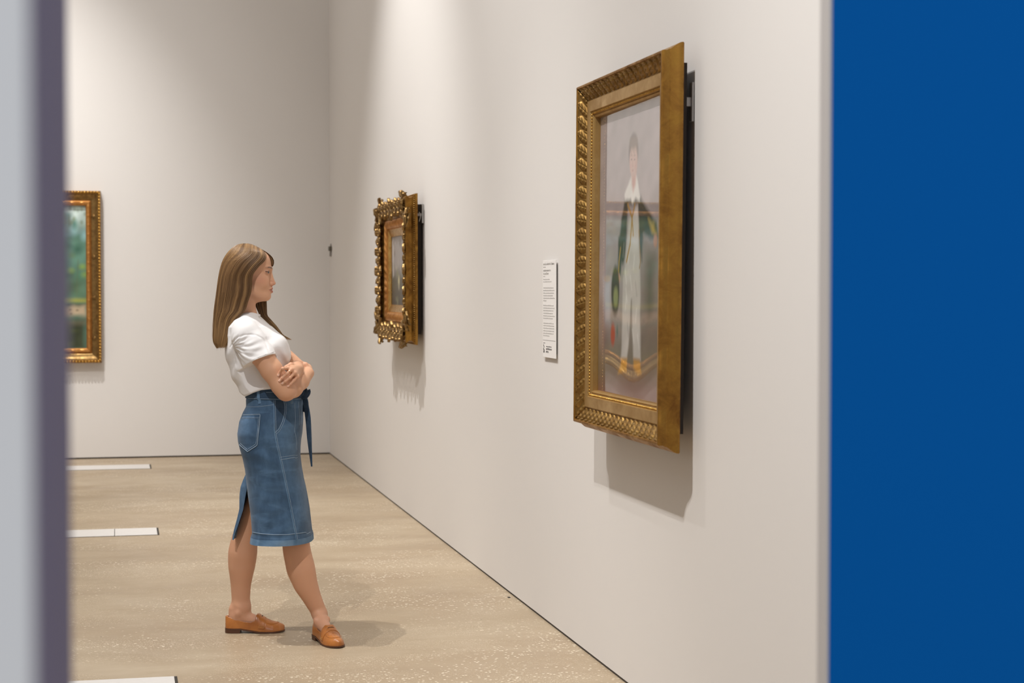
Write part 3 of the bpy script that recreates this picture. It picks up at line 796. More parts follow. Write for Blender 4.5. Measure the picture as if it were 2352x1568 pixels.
class Field:
    def __init__(s, lo, hi, h):
        s.lo = np.array(lo, float); s.h = h
        s.n = np.ceil((np.array(hi, float) - s.lo) / h).astype(int) + 1
        s.D = np.full(s.n, 0.5, np.float32)
        s.ax = [(s.lo[k] + h * np.arange(s.n[k])).astype(np.float32) for k in range(3)]
    def region(s, lo, hi):
        i0 = np.clip(np.floor((np.array(lo) - s.lo) / s.h).astype(int), 0, s.n)
        i1 = np.clip(np.ceil((np.array(hi) - s.lo) / s.h).astype(int) + 1, 0, s.n)
        sl = tuple(slice(a, b) for a, b in zip(i0, i1))
        return sl, s.ax[0][sl[0]][:, None, None], s.ax[1][sl[1]][None, :, None], s.ax[2][sl[2]][None, None, :]
    def apply(s, fn, lo, hi, k, mode, pad=None):
        pad = 0.03 + k if pad is None else pad
        sl, x, y, z = s.region(np.array(lo) - pad, np.array(hi) + pad)
        if min(q.stop - q.start for q in sl) <= 0: return s
        d = fn(x, y, z).astype(np.float32)
        s.D[sl] = smin(s.D[sl], d, k) if mode > 0 else smax(s.D[sl], -d, k)
        return s
    def cone(s, a, b, ra, rb, k=0.01, mode=1, sc=(1, 1, 1)):
        a = np.array(a, float); b = np.array(b, float); ba = b - a; sc = np.array(sc, float)
        def fn(x, y, z):
            x, y, z = x - a[0], y - a[1], z - a[2]
            e = ba * sc; px, py, pz = x * sc[0], y * sc[1], z * sc[2]
            t = np.clip((px * e[0] + py * e[1] + pz * e[2]) / (e @ e + 1e-12), 0, 1)
            return np.sqrt((px - t * e[0]) ** 2 + (py - t * e[1]) ** 2 + (pz - t * e[2]) ** 2) - (ra + (rb - ra) * t)
        r = max(ra, rb) / min(sc)
        return s.apply(fn, np.minimum(a, b) - r, np.maximum(a, b) + r, k, mode)
    def chain(s, pts, rad, k=0.008, mode=1):
        for i in range(len(pts) - 1): s.cone(pts[i], pts[i + 1], rad[i], rad[i + 1], k, mode)
        return s
    def ell(s, c, r, k=0.01, mode=1, rot=None):
        c = np.array(c, float); r = np.array(r, float); R = np.eye(3) if rot is None else np.array(rot)
        def fn(x, y, z):
            x, y, z = x - c[0], y - c[1], z - c[2]
            u = [(R[0, i] * x + R[1, i] * y + R[2, i] * z) for i in range(3)]
            k0 = np.sqrt(sum((u[i] / r[i]) ** 2 for i in range(3))) + 1e-9
            k1 = np.sqrt(sum((u[i] / r[i] ** 2) ** 2 for i in range(3))) + 1e-9
            return k0 * (k0 - 1) / k1
        m = max(r) if rot is not None else r
        return s.apply(fn, c - m, c + m, k, mode)
    def near_y(s, x, z, start=None):
        """first surface met going from the viewer's side (low y) into the field"""
        i = int(round((x - s.lo[0]) / s.h)); k = int(round((z - s.lo[2]) / s.h))
        col = s.D[np.clip(i, 0, s.n[0] - 1), :, np.clip(k, 0, s.n[2] - 1)]
        w = np.where(col < 0)[0]
        return None if len(w) == 0 else s.lo[1] + s.h * w[0]
    def mesh(s):
        D, h = s.D, s.h; S = D < 0
        nx, ny, nz = (n - 1 for n in D.shape)
        cnt = np.zeros((nx, ny, nz), np.int8)
        C = [(i, j, k) for i in (0, 1) for j in (0, 1) for k in (0, 1)]
        for i, j, k in C: cnt += S[i:i + nx, j:j + ny, k:k + nz]
        I = np.argwhere((cnt > 0) & (cnt < 8))
        idx = np.full((nx, ny, nz), -1, np.int32); idx[tuple(I.T)] = np.arange(len(I))
        acc = np.zeros((len(I), 3)); num = np.zeros(len(I))
        val = {c: D[I[:, 0] + c[0], I[:, 1] + c[1], I[:, 2] + c[2]].astype(float) for c in C}
        for a in C:
            for ax in range(3):
                if a[ax]: continue
                b = tuple(a[q] + (q == ax) for q in range(3))
                va, vb = val[a], val[b]; m = (va < 0) != (vb < 0)
                t = va[m] / (va[m] - vb[m])
                P = np.tile(np.array(a, float), (m.sum(), 1)); P[:, ax] += t
                acc[m] += P; num[m] += 1
        V = s.lo + h * (I + acc / num[:, None])
        Q = []
        for ax in range(3):
            b = [(ax + 1) % 3, (ax + 2) % 3]
            sl0 = [slice(None)] * 3; sl1 = [slice(None)] * 3
            sl0[ax] = slice(0, -1); sl1[ax] = slice(1, None)
            E = np.argwhere(S[tuple(sl0)] != S[tuple(sl1)])
            ok = (E[:, b[0]] > 0) & (E[:, b[1]] > 0) & (E[:, b[0]] < D.shape[b[0]] - 1) & (E[:, b[1]] < D.shape[b[1]] - 1)
            E = E[ok]
            def cell(d0, d1):
                e = E.copy(); e[:, b[0]] += d0; e[:, b[1]] += d1
                return idx[e[:, 0], e[:, 1], e[:, 2]]
            q = np.stack([cell(-1, -1), cell(0, -1), cell(0, 0), cell(-1, 0)], -1)
            fl = S[E[:, 0], E[:, 1], E[:, 2]]
            q[~fl] = q[~fl][:, ::-1]
            Q.append(q)
        return V, np.vstack(Q)

def smooth_verts(V, Q, it=2, lam=0.5):
    e = np.vstack([Q[:, [0, 1]], Q[:, [1, 2]], Q[:, [2, 3]], Q[:, [3, 0]]])
    deg = np.bincount(e.ravel(), minlength=len(V)).astype(float)
    for _ in range(it):
        A = np.zeros_like(V)
        for k in range(3):
            A[:, k] = np.bincount(e[:, 0], V[e[:, 1], k], len(V)) + np.bincount(e[:, 1], V[e[:, 0], k], len(V))
        V = V * (1 - lam) + lam * A / np.maximum(deg, 1)[:, None]
    return V
# ================================================================== the visitor
D0 = 7.47
BV = np.array([sy_, cy, 0.0])                       # level axis away from the camera
O = EYE * [1, 1, 0] + BV * D0 + RGT * ((650 - 1176) / FPX * D0)
def S(px, py, b=0.0):
    """photo measurement at depth offset b -> visitor's own axes (right in view, away, up)"""
    d = ray(px, py); P = EYE + d * ((D0 + b) / (d @ BV))
    return np.array([(P - O) @ RGT, b, P[2]])
def SU(px, b=0.0): return (px - 1176) / FPX * (D0 + b) - (650 - 1176) / FPX * D0
def SF(px, py):
    P = on_floor(px, py); return np.array([(P - O) @ RGT, (P - O) @ BV, 0.0])

def skin_mat():
    t = NT('skin').set(Roughness=0.5, Specular_IOR_Level=0.35, Subsurface_Weight=0.12, Subsurface_Scale=0.02)
    t.b.inputs['Subsurface Radius'].default_value = (1.0, 0.35, 0.2)
    a = t.n('ShaderNodeVertexColor', layer_name='tint')
    v = t.coord('Object'); n = t.noise(v, 30, 4)
    t.base(t.mix(t.math('MULTIPLY', n, 0.22), a.outputs['Color'], (0.55, 0.27, 0.17)))
    t.bump(t.noise(v, 260, 3), 0.04, 0.001)
    return t.m
M['skin'] = skin_mat()
SKIN = np.array([0.64, 0.355, 0.215])

bodyV, bodyQ, bodyC = [], [], []
def add_body(V, Q, C=None):
    n = sum(len(v) for v in bodyV)
    bodyV.append(V); bodyQ.append(Q + n)
    bodyC.append(np.tile(SKIN, (len(V), 1)) if C is None else C)

# ---- head and neck, in head axes (x forwards, y away, z up), metres
HO = S(568, 625, 0.0); HYAW = math.radians(4.0)
HR = np.array([[math.cos(HYAW), -math.sin(HYAW), 0], [math.sin(HYAW), math.cos(HYAW), 0], [0, 0, 1]])
def mm(*a): return np.array(a) / 1000.0
F = Field(mm(-110, -90, -215), mm(135, 90, 130), 0.00135)
F.ell(mm(-2, 0, 28), mm(90, 71, 84))
F.ell(mm(44, 0, 38), mm(57, 58, 56), 0.02)
F.ell(mm(38, 0, -38), mm(60, 55, 80), 0.02)
F.cone(mm(-18, 0, -95), mm(-14, 0, -215), 0.047, 0.052, 0.03)
F.cone(mm(-10, 22, -110), mm(18, 14, -205), 0.026, 0.024, 0.02); F.cone(mm(-10, -22, -110), mm(18, -14, -205), 0.026, 0.024, 0.02)
F.ell(mm(52, 0, -98), mm(40, 36, 27), 0.02)
for s in (-1, 1):
    F.cone(mm(18, s * 45, -78), mm(76, s * 14, -102), 0.019, 0.014, 0.02)
    F.ell(mm(62, s * 34, -42), mm(30, 21, 30), 0.02)
    F.cone(mm(100, s * 7, 15), mm(88, s * 38, 19), 0.007, 0.006, 0.012)
F.ell(mm(83, 0, -104), mm(15, 17, 14), 0.014)
F.ell(mm(80, 0, -72), mm(22, 25, 24), 0.014)
# eye sockets, nose, lips
for s in (-1, 1):
    F.ell(mm(100, s * 31, -1), mm(11, 17, 11), 0.008, -1)
F.cone(mm(97, 0, 6), mm(106, 0, -36), 0.0068, 0.0085, 0.010)
F.cone(mm(104, 0, -34), mm(111, 0, -46), 0.0085, 0.0085, 0.006)
F.ell(mm(111.0, 0, -47.2), mm(9.4, 8.2, 7.8), 0.004)
F.cone(mm(104, 0, -53), mm(100, 0, -64), 0.0052, 0.0045, 0.006)
for s in (-1, 1):
    F.ell(mm(100, s * 11.5, -49.5), mm(10.2, 6.4, 8.2), 0.003)
    F.ell(mm(105.5, s * 6.0, -57.0), mm(4.6, 2.6, 3.2), 0.001, -1)
for s in (-1, 1):
    F.cone(mm(103.4, s * 3.5, -69.5), mm(92, s * 21, -74.5), 0.0052, 0.0024, 0.004)
    F.cone(mm(102.0, s * 2.0, -83.0), mm(91.5, s * 20, -77.5), 0.0064, 0.0025, 0.004)
    F.cone(mm(107.5, 0, -76.6), mm(93, s * 24, -76), 0.0016, 0.0012, 0.0015, -1)
for s in (-1, 1):                                   # lids round the eyeball with an almond opening
    F.ell(mm(83.3, s * 31, 0), mm(13.6, 13.6, 13.4), 0.004)
    F.ell(mm(97, s * 32.5, -0.5), mm(14, 15.0, 4.8), 0.001, -1)
    F.cone(mm(93, s * 18, 7.0), mm(88, s * 44, 2.5), 0.0036, 0.003, 0.004)
V, Q = F.mesh(); V = smooth_verts(V, Q, 1, 0.4)
x, y, z = V.T * 1000; ay = np.abs(y)
C = np.tile(SKIN, (len(V), 1))
def tone(w, col): 
    global C
    w = np.clip(w, 0, 1)[:, None]; C = C * (1 - w) + np.array(col) * w
tone(np.exp(-(((x - 62) / 26) ** 2 + ((z + 34) / 20) ** 2)) * (ay > 20) * 0.55, (0.60, 0.25, 0.15))
tone(np.exp(-(((x - 112) / 14) ** 2 + ((z + 48) / 12) ** 2)) * 0.4, (0.62, 0.28, 0.20))
mw = np.clip(1 - np.abs(ay - 0) / 22, 0, 1) ** 0.4
up = np.clip((z + 76.6) / 1.2, 0, 1) * np.clip((-64.0 - ay * 0.36 - z) / 1.6, 0, 1)
lowl = np.clip((-76.0 - z) / 1.2, 0, 1) * np.clip((z + 90.0 - ay * 0.42) / 1.6, 0, 1)
tone(np.maximum(up, lowl) * mw * (x > 86) * 0.95, (0.33, 0.085, 0.066))
bz = 18.5 + 0.10 * (ay - 12) - 0.014 * (ay - 32) ** 2 * (ay > 32) - 0.22 * np.clip(15 - ay, 0, 10)
tone(np.clip(1.25 - np.abs(z - bz) / (5.4 - 0.06 * np.clip(ay - 10, 0, 40)), 0, 1) * np.clip((ay - 7) / 3, 0, 1) * np.clip((47 - ay) / 4, 0, 1) * (x > 60) * 0.95, (0.075, 0.036, 0.02))
er = np.sqrt(((ay - 32.5) / 15.5) ** 2 + ((z + 0.5) / 6.0) ** 2)
tone(np.clip(1 - np.abs(er - 1.0) / 0.36, 0, 1) ** 0.6 * (z > 0.2) * np.clip((x - 78) / 3, 0, 1) * (ay > 16) * 0.97, (0.05, 0.025, 0.018))
tone(np.clip(1 - np.abs(er - 0.95) / 0.22, 0, 1) * (z <= 0.2) * np.clip((x - 79) / 3, 0, 1) * (ay > 16) * 0.65, (0.16, 0.08, 0.06))
add_body(V @ HR.T + HO, Q, C)
def head_pt(p): return np.asarray(p) @ HR.T + HO

# ---- trunk under the clothes
T = Field([SU(500), -0.24, 0.62], [SU(725), 0.24, 1.42], 0.007)
T.ell(S(588, 815), (0.085, 0.115, 0.115))
T.ell(S(616, 895), (0.085, 0.10, 0.12), 0.05)
T.ell(S(622, 985), (0.10, 0.135, 0.12), 0.05)
T.cone(S(564, 766, -.12), S(564, 766, .12), 0.036, 0.036, 0.03)
T.cone(S(560, 728), S(574, 780), 0.042, 0.05, 0.02)
T.cone(S(628, 985, .08), S(600, 1080, .09), 0.075, 0.055, 0.02); T.cone(S(625, 985, -.065), S(640, 1080, -.065), 0.075, 0.055, 0.02)
add_body(*T.mesh())

# ---- arms and hands
A = Field([SU(552), -0.285, S(650, 930)[2]], [SU(730), 0.25, S(650, 738)[2]], 0.0017)
sh_r, el_r, wr_r = S(570, 772, -.165), S(655.5, 897, -.185), S(708.5, 857, -.010)
A.chain([sh_r, S(598, 812, -.178), S(624, 850, -.185), S(646, 884, -.186)], [.046, .0475, .0455, .042], 0.012)
A.chain([S(646, 884, -.186), el_r, S(672, 890, -.135), S(690, 875, -.075), wr_r], [.042, .0385, .0415, .036, .0245], 0.014)
A.ell(S(659, 903, -.178), (.028, .03, .026), 0.02)
A.ell(S(661, 872, -.160), (.030, .034, .030), 0.02)
# left upper arm runs down beyond the chest, its forearm comes back towards the viewer
A.chain([S(592, 770, .165), S(640, 808, .18), S(690, 851, .150)], [.045, .041, .037], 0.012)
A.chain([S(690, 851, .150), S(684, 848, .06), S(681, 847, -.02), S(684, 849, -.095)], [.037, .036, .030, .0225], 0.012)
# right hand folded over the left arm
kn = [S(706, 842, .045), S(704.5, 842, .066), S(703, 844, .086), S(703, 848, .104)]
for i, k_ in enumerate(kn):
    A.cone(S(708.5, 856, .000), k_, .0165, .0125, 0.010)
A.ell(S(707, 848, .04), (.018, .03, .020), 0.012)
for i, k_ in enumerate(kn):
    p1 = S(694 + i * .6, 834 + i * 1.2, .060 + .024 * i); p2 = S(681 + i, 832 + i, .068 + .024 * i); p3 = S(668 + i, 838 + i, .074 + .024 * i)
    A.chain([k_, p1, p2, p3], [.0098, .0086, .0078, .0068], 0.004)
A.chain([S(709, 850, .005), S(702, 837.5, .010), S(692, 833.5, .012), S(684.5, 831, .014)], [.0135, .0105, .0088, .0066], 0.006)
# left hand resting on the right arm
BASE = A.D.copy()
def on_arm(px, py, lift):
    b = -0.2
    for _ in range(3):
        p = S(px, py, b); s = None
        i = int(round((p[0] - A.lo[0]) / A.h)); k = int(round((p[2] - A.lo[2]) / A.h))
        w = np.where(BASE[i, :, k] < 0)[0]
        if len(w): b = A.lo[1] + A.h * w[0] - lift
    return S(px, py, b)
wrist = S(685, 851, -.105)
mcp = [S(662.5, 845.5, -.205), S(669.5, 849, -.212), S(676.5, 856.5, -.207), S(682.5, 865, -.192)]
for i, m_ in enumerate(mcp):
    A.cone(wrist + np.array([0.004 - .003 * i, 0, 0.010 - .007 * i]), m_, .0165, .0092, 0.010)
A.cone(mcp[0], mcp[3], .0085, .0075, 0.006)
NAILS = []
fing = [
    ([(649.5, 846.5, .014), (643, 854.5, .008), (639.8, 862.5, .0045)], [.0086, .0076, .0070, .0058]),
    ([(658.5, 858, .015), (648.5, 867.5, .008), (641.8, 874.5, .0045)], [.0088, .0078, .0071, .0059]),
    ([(665.5, 867.5, .014), (655.5, 875.5, .008), (648.2, 881.0, .0045)], [.0084, .0074, .0068, .0056]),
    ([(675.3, 873.5, .013), (667.3, 882, .008), (661.8, 887.3, .0045)], [.0074, .0064, .0059, .0050]),
]
FINGERS = []
for m_, (pts, rad) in zip(mcp, fing):
    P = [m_] + [on_arm(*p) for p in pts]
    tip_b = P[3][1]
    for j_, (f_, l_) in ((1, (0.40, .007)), (2, (0.80, .005))):    # arched over the arm, never sinking into the crook
        b_ = min(P[j_][1], m_[1] + (tip_b - m_[1]) * f_ - l_); P[j_] = S(pts[j_ - 1][0], pts[j_ - 1][1], b_)
    rad = [r * 0.84 for r in rad]
    A.chain(P, rad, 0.003)
    A.ell(P[1], (rad[1] * 0.98,) * 3, 0.006)
    FINGERS.append((P, rad))
    d = P[-1] - P[-2]; d /= np.linalg.norm(d)
    NAILS.append((P[-1] + d * 0.0005 + np.array([0, -rad[-1] * 0.8, rad[-1] * 0.25]), d, rad[-1]))
A.chain([wrist + np.array([-.006, .01, .012]), S(668, 838, -.155), S(656, 843, -.165)], [.013, .0105, .008], 0.006)
V, Q = A.mesh(); V = smooth_verts(V, Q, 1, 0.35)
C = np.tile(SKIN, (len(V), 1))
for (c, d, r) in NAILS:
    q = V - c; t = q @ d; side = np.linalg.norm(q - np.outer(t, d), axis=1)
    tone(((t > -0.0075) & (t < 0.006)) * np.clip(1.6 - side / (r * 0.75), 0, 1) * 0.8, (0.78, 0.52, 0.42))
for P, rad in FINGERS:                               # knuckles slightly redder
    for k in (0, 1, 2):
        tone(np.exp(-np.sum((V - P[k]) ** 2, 1) / (0.008 ** 2)) * 0.35, (0.62, 0.30, 0.21))
tone(np.exp(-np.sum((V - S(660, 908, -.19)) ** 2, 1) / (0.035 ** 2)) * 0.35, (0.60, 0.30, 0.20))
add_body(V, Q, C)
del BASE

# ---- legs; each ring given by its left and right outline in the photo
def leg(rows, h=0.0026):
    """rows: (y, left x, right x, depth offset, widening)"""
    P, R = [], []
    for (y_, a, b_, dep) in rows:
        P.append(S((a + b_) / 2, y_, dep)); R.append((SU(b_, dep) - SU(a, dep)) / 2)
    P = np.array(P); R = np.array(R)
    # outline widths are level; shrink to the width across the limb
    t = np.gradient(P, axis=0); cs = np.abs(t[:, 2]) / (np.linalg.norm(t[:, [0, 2]], axis=1) + 1e-9)
    R = R * cs
    return P, R
def refine(P, R, n=40):
    t = np.linspace(0, len(P) - 1, n); k = np.arange(len(P))
    return np.stack([np.interp(t, k, P[:, i]) for i in range(3)], -1), np.interp(t, k, R)
Lrows = [(1060, 592, 650, .075), (1120, 577, 630, .085), (1168, 559, 612, .095), (1203, 547.5, 602, .102), (1222, 539.5, 596, .106), (1240, 531, 591.5, .11), (1268, 525, 590, .115),
         (1290, 525, 586.5, .12), (1306, 526.5, 583, .12), (1342, 530.8, 575.5, .125), (1376, 533.3, 573, .128), (1396, 532.5, 575, .13)]
Rrows = [(1060, 620, 676, -.05), (1150, 638, 694, -.045), (1210, 645, 703, -.04), (1245, 649, 709.5, -.035), (1270, 651.5, 714, -.032), (1306, 658, 724, -.025),
         (1340, 673, 730, -.018), (1369, 692, 738, -.010), (1399, 711, 748.5, 0.0), (1412, 718, 752, 0.0)]
def shoe_frame(px, py, heading):
    o = SF(px, py); c, s = math.cos(heading), math.sin(heading)
    return np.array([[c, -s, 0, o[0]], [s, c, 0, o[1]], [0, 0, 1, 0], [0, 0, 0, 1.0]])
SHOE_L = shoe_frame(518.2, 1451.5, math.radians(3))
SHOE_R = shoe_frame(727.5, 1464, math.radians(-62))
def xf(Mx, p): return Mx[:3, :3] @ np.array(p) + Mx[:3, 3]
for rows, SH in ((Lrows, SHOE_L), (Rrows, SHOE_R)):
    P, R = refine(*leg(rows))
    lo = np.minimum(P.min(0), xf(SH, (0.06, 0, 0))) - 0.19; hi = np.maximum(P.max(0), xf(SH, (0.1, 0, 0))) + 0.19
    lo[2] = 0.005
    G = Field(lo, hi, 0.0027)
    G.chain(P, R, 0.006)
    G.cone(P[-1], xf(SH, (0.052, 0, 0.075)), R[-1] * 0.97, 0.027, 0.018)
    G.cone(xf(SH, (0.036, 0, 0.050)), xf(SH, (0.034, 0, 0.100)), 0.024, 0.019, 0.018)
    G.cone(xf(SH, (0.060, 0, 0.074)), xf(SH, (0.165, 0, 0.040)), 0.029, 0.020, 0.016)
    G.cone(xf(SH, (0.04, 0, 0.045)), xf(SH, (0.19, 0, 0.035)), 0.022, 0.018, 0.012)
    for s in (-1, 1):
        G.ell(xf(SH, (0.058, s * 0.029, 0.088)), (.008, .008, .010), 0.016)
    V, Q = G.mesh(); V = smooth_verts(V, Q, 2, 0.5)
    C = np.tile(SKIN * np.array([0.93, 0.90, 0.90]), (len(V), 1))
    tone(np.clip((0.14 - V[:, 2]) / 0.1, 0, 1) * 0.3, (0.60, 0.31, 0.22))
    add_body(V, Q, C)
person = fast_mesh('person', np.vstack(bodyV), np.vstack(bodyQ), mat=M['skin'], colors=np.vstack(bodyC))
person.location = O; person.rotation_euler = (0, 0, -YAW)
props(person, 'woman in white t-shirt and denim skirt, arms folded, looking at the framed paintings', 'person')

# ---- eyes
def eye(s):
    n, m_ = 24, 24
    th = np.linspace(0, PI, m_); ph = np.linspace(0, 2 * PI, n, endpoint=False)
    r = 0.0122
    X = r * np.cos(th)[:, None] * np.ones(n); Y = r * np.sin(th)[:, None] * np.cos(ph); Z = r * np.sin(th)[:, None] * np.sin(ph)
    X += 0.0006 * (th < 0.5)[:, None]
    mb = MB(); mb.grid(np.stack([X, Y, Z], -1), close_v=True)
    col = np.tile(np.array([0.46, 0.41, 0.38]), (m_ * n, 1)); t = np.repeat(th, n)  # whites dulled to carry the lash shadow
    col[t < 0.60] = (0.03, 0.027, 0.024); col[t < 0.50] = (0.065, 0.06, 0.052); col[t < 0.2] = (0.01, 0.01, 0.01)
    mb.c[0] = col
    o = mb.build('eye', M['eye'], person, use_col=True, angle=None)
    a = -math.radians(22) + HYAW
    o.location = head_pt(mm(83.5, s * 31, 0)); o.rotation_euler = (0, math.radians(-1), a)
M['eye'] = tint_mat('eye_surface', 0.12, 0.5, 0.5)
for s in (-1, 1): eye(s)

# ---- ring on the middle finger
P, rad = FINGERS[1]
c = P[0] * 0.45 + P[1] * 0.55; d = P[1] - P[0]; d /= np.linalg.norm(d)
n1 = np.cross(d, [0, 1, 0]); n1 /= np.linalg.norm(n1); n2 = np.cross(d, n1)
a_ = np.linspace(0, 2 * PI, 25)
mb = MB(); mb.tube([c + 0.0092 * (math.cos(t) * n1 + math.sin(t) * n2) for t in a_], 0.0009, 6, cap=False)
props(mb.build('ring', plain('ring_gold', (0.85, 0.62, 0.30), 0.2, 1.0), person), 'thin gold ring')
# ---- t-shirt
def cloth_mat():
    t = NT('white_cotton').set(Roughness=0.85, Specular_IOR_Level=0.15, Sheen_Weight=0.15)
    v = t.coord('Object'); n = t.noise(v, 5, 3)
    t.base(t.mix(t.math('MULTIPLY', n, 0.2), (0.80, 0.775, 0.76), (0.74, 0.71, 0.69)))
    t.bump(t.noise(v, 420, 2), 0.06, 0.001)
    return t.m
M['cotton'] = cloth_mat()
trows = np.array([(728, 541, 588, .075), (735, 535, 602, .115), (750, 525, 622, .150), (770, 519.5, 640, .158), (795, 517.5, 656, .160), (810, 518.5, 661.5, .158),
                  (825, 521, 663, .155), (841, 525.5, 662, .150), (856, 531, 662, .146), (887, 543.5, 670, .142), (900, 551, 678, .140), (912, 558, 684, .136), (930, 562, 690, .13)])
tz = np.array([S(600, r[0])[2] for r in trows]); tuB = SU(trows[:, 1]); tuF = SU(trows[:, 2]); tw = trows[:, 3]
o_ = np.argsort(tz); tz, tuB, tuF, tw = tz[o_], tuB[o_], tuF[o_], tw[o_]
K = Field([SU(505), -0.275, S(600, 925)[2]], [SU(690), 0.27, S(600, 708)[2]], 0.0021)
def torso(x, y, z):
    zz = z.ravel()
    ub = np.interp(zz, tz, tuB); uf = np.interp(zz, tz, tuF); w = np.interp(zz, tz, tw)
    c = ((ub + uf) / 2)[None, None]; a = ((uf - ub) / 2)[None, None]; w = w[None, None]
    k = (np.abs((x - c) / a) ** 2.25 + np.abs(y / w) ** 2.25) ** (1 / 2.25)
    d = (k - 1) * np.minimum(a, w)
    return np.maximum(d, z - S(565, 726)[2])
K.apply(torso, [SU(505), -.2, S(600, 925)[2]], [SU(690), .2, S(600, 722)[2]], 0, 1, 0.02)
K.cone(S(566, 742, -.06), S(560, 757, -.150), .034, .046, 0.03); K.cone(S(566, 742, .06), S(566, 757, .150), .034, .046, 0.03)
K.cone(S(572, 735, -.02), S(572, 735, .02), .040, .040, 0.03)
K.cone(S(567, 774, -.158), S(607.5, 842, -.182), .064, .075, 0.022, 1, (1, 1.07, 1))
K.cone(S(580, 774, .158), S(640, 842, .185), .058, .064, 0.022, 1, (1, 1.2, 1))
K.ell(S(630, 800, -.065), (.058, .062, .062), 0.04); K.ell(S(630, 800, .065), (.058, .062, .062), 0.04)
# folds
X, Y, Z = np.meshgrid(*K.ax, indexing='ij', sparse=True)
pxs = 650 + (X - SU(650)) * FPX / (D0 - 0.15)
def pyz(z): return 665 + (1.5 - z) * FPX / (D0 - .16)
pys = pyz(Z)
rng = np.random.default_rng(4)
ax_, ay_ = 545.0, 795.0
ang = np.arctan2(pys - ay_, pxs - ax_); rr = np.hypot(pxs - ax_, pys - ay_)
near = np.clip((-0.09 - Y) / 0.05, 0, 1)
sleeve = np.clip((pxs - 540) / 12, 0, 1) * np.clip((pys - 762) / 14, 0, 1) * np.clip((90 - rr) / 25, 0, 1) * np.clip(rr / 14, 0, 1)
f1 = np.sin(ang * 15 + 1.6 * np.sin(rr * 0.11)) * 0.6 + np.sin(ang * 26 + rr * 0.10 + 1) * 0.4
disp = 0.0023 * f1 * sleeve * near
# dropped shoulder seam: a sharp little step along an arc
sx = np.array([537, 546, 560, 575, 590, 604, 616, 626, 636]); sy2 = np.array([798, 786, 775, 769, 767, 769, 776, 790, 812])
ds = np.min(np.stack([np.hypot(pxs - a, pys - b) for a, b in zip(np.interp(np.linspace(0, 8, 60), np.arange(9), sx), np.interp(np.linspace(0, 8, 60), np.arange(9), sy2))]), 0)
disp = disp + near * (-0.0028) * np.exp(-(ds / 2.0) ** 2)
# soft drapes across the back and the flank
w1 = np.clip((565 + (pys - 820) * 0.55 - pxs) / 30 + 0.6, 0, 1) * np.clip((pys - 800) / 30, 0, 1)
disp = disp + 0.0020 * np.sin((pxs * 0.55 + pys * 0.84) * 0.105 + 0.8) * w1
disp = disp + 0.0014 * np.sin((pxs * 0.35 - pys * 0.9) * 0.19 + 1.1) * w1 * np.clip((pys - 850) / 25, 0, 1)
cb = np.clip((pxs - 612) / 20, 0, 1) * np.clip((pys - 790) / 20, 0, 1)
disp = disp + 0.0040 * np.sin((pxs * 0.93 - pys * 0.36) * 0.22 - 0.5) * cb
disp = disp + 0.0016 * np.sin((pxs * 0.8 + pys * 0.6) * 0.16) * np.clip((pys - 730) / 20, 0, 1)
K.D -= disp.astype(np.float32)
# hems and openings
def plane(p, n):
    n = np.array(n, float) / np.linalg.norm(n)
    return lambda x, y, z: (x - p[0]) * n[0] + (y - p[1]) * n[1] + (z - p[2]) * n[2]
dn = S(607.5, 842, -.178) - S(567, 774, -.158)
hem_a, hem_b = S(557, 843.5, -.178), S(637, 811.5, -.178)
e = hem_b - hem_a; nn = np.array([-e[2], 0, e[0]]); nn = nn if nn @ dn > 0 else -nn
cutN = plane(hem_a, nn + np.array([0, -0.02, 0]))
armd = K.lo[1] + 0
def cut_sleeve(x, y, z):             # remove below the hem, on the arm's side of the trunk only
    a = cutN(x, y, z); side = y + 0.128
    return np.maximum(np.maximum(-a, side), -(x - SU(545)))
K.apply(cut_sleeve, [SU(545), -.275, S(600, 925)[2]], [SU(690), -.128, S(600, 790)[2]], 0, -1, 0.005)
def cut_far(x, y, z): return np.maximum(-plane(S(640, 835, .18), (.62, 0, -.78))(x, y, z), .132 - y)
K.apply(cut_far, [SU(560), .13, S(600, 925)[2]], [SU(690), .27, S(600, 760)[2]], 0, -1, 0.005)
def cavity(a, b, ra, rb, sc, k=0.002):
    a = np.array(a); b = np.array(b); sc = np.array(sc, float)
    def fn(x, y, z):
        x, y, z = x - a[0], y - a[1], z - a[2]; e = (b - a) * sc; L = math.sqrt(e @ e)
        q = (x * sc[0] * e[0] + y * sc[1] * e[1] + z * sc[2] * e[2]) / L; t = np.clip(q / L, 0, 1)
        d = np.sqrt((x * sc[0] - t * e[0]) ** 2 + (y * sc[1] - t * e[1]) ** 2 + (z * sc[2] - t * e[2]) ** 2) - (ra + (rb - ra) * t)
        return np.maximum(d, -q)
    r = max(ra, rb)
    K.apply(fn, np.minimum(a, b) - r, np.maximum(a, b) + r, k, -1)
cavity(S(597, 824, -.177), S(617, 859, -.186), .0590, .0630, (1, 1.07, 1))
cavity(S(565.5, 737, 0), S(560, 690, 0), .0560, .052, (1, 1, 1), 0.004)
def cut_low(x, y, z):
    px = 650 + (x - SU(650)) * FPX / (D0 - 0.1)
    lim = np.interp(px.ravel(), [500, 556, 568, 589, 608, 625, 700], [913, 911, 915, 903.5, 897, 895, 890])
    zl = 1.5 - (lim - 665) / FPX * (D0 - 0.13)
    zl = zl[:, None, None] + (y + 0.13) * 0.10
    return z - zl
K.apply(cut_low, [SU(505), -.28, S(600, 925)[2]], [SU(690), .28, S(600, 860)[2]], 0.012, -1, 0.03)
V, Q = K.mesh(); V = smooth_verts(V, Q, 1, 0.4)
shirt = fast_mesh('t_shirt', V, Q, mat=M['cotton'], parent=person)
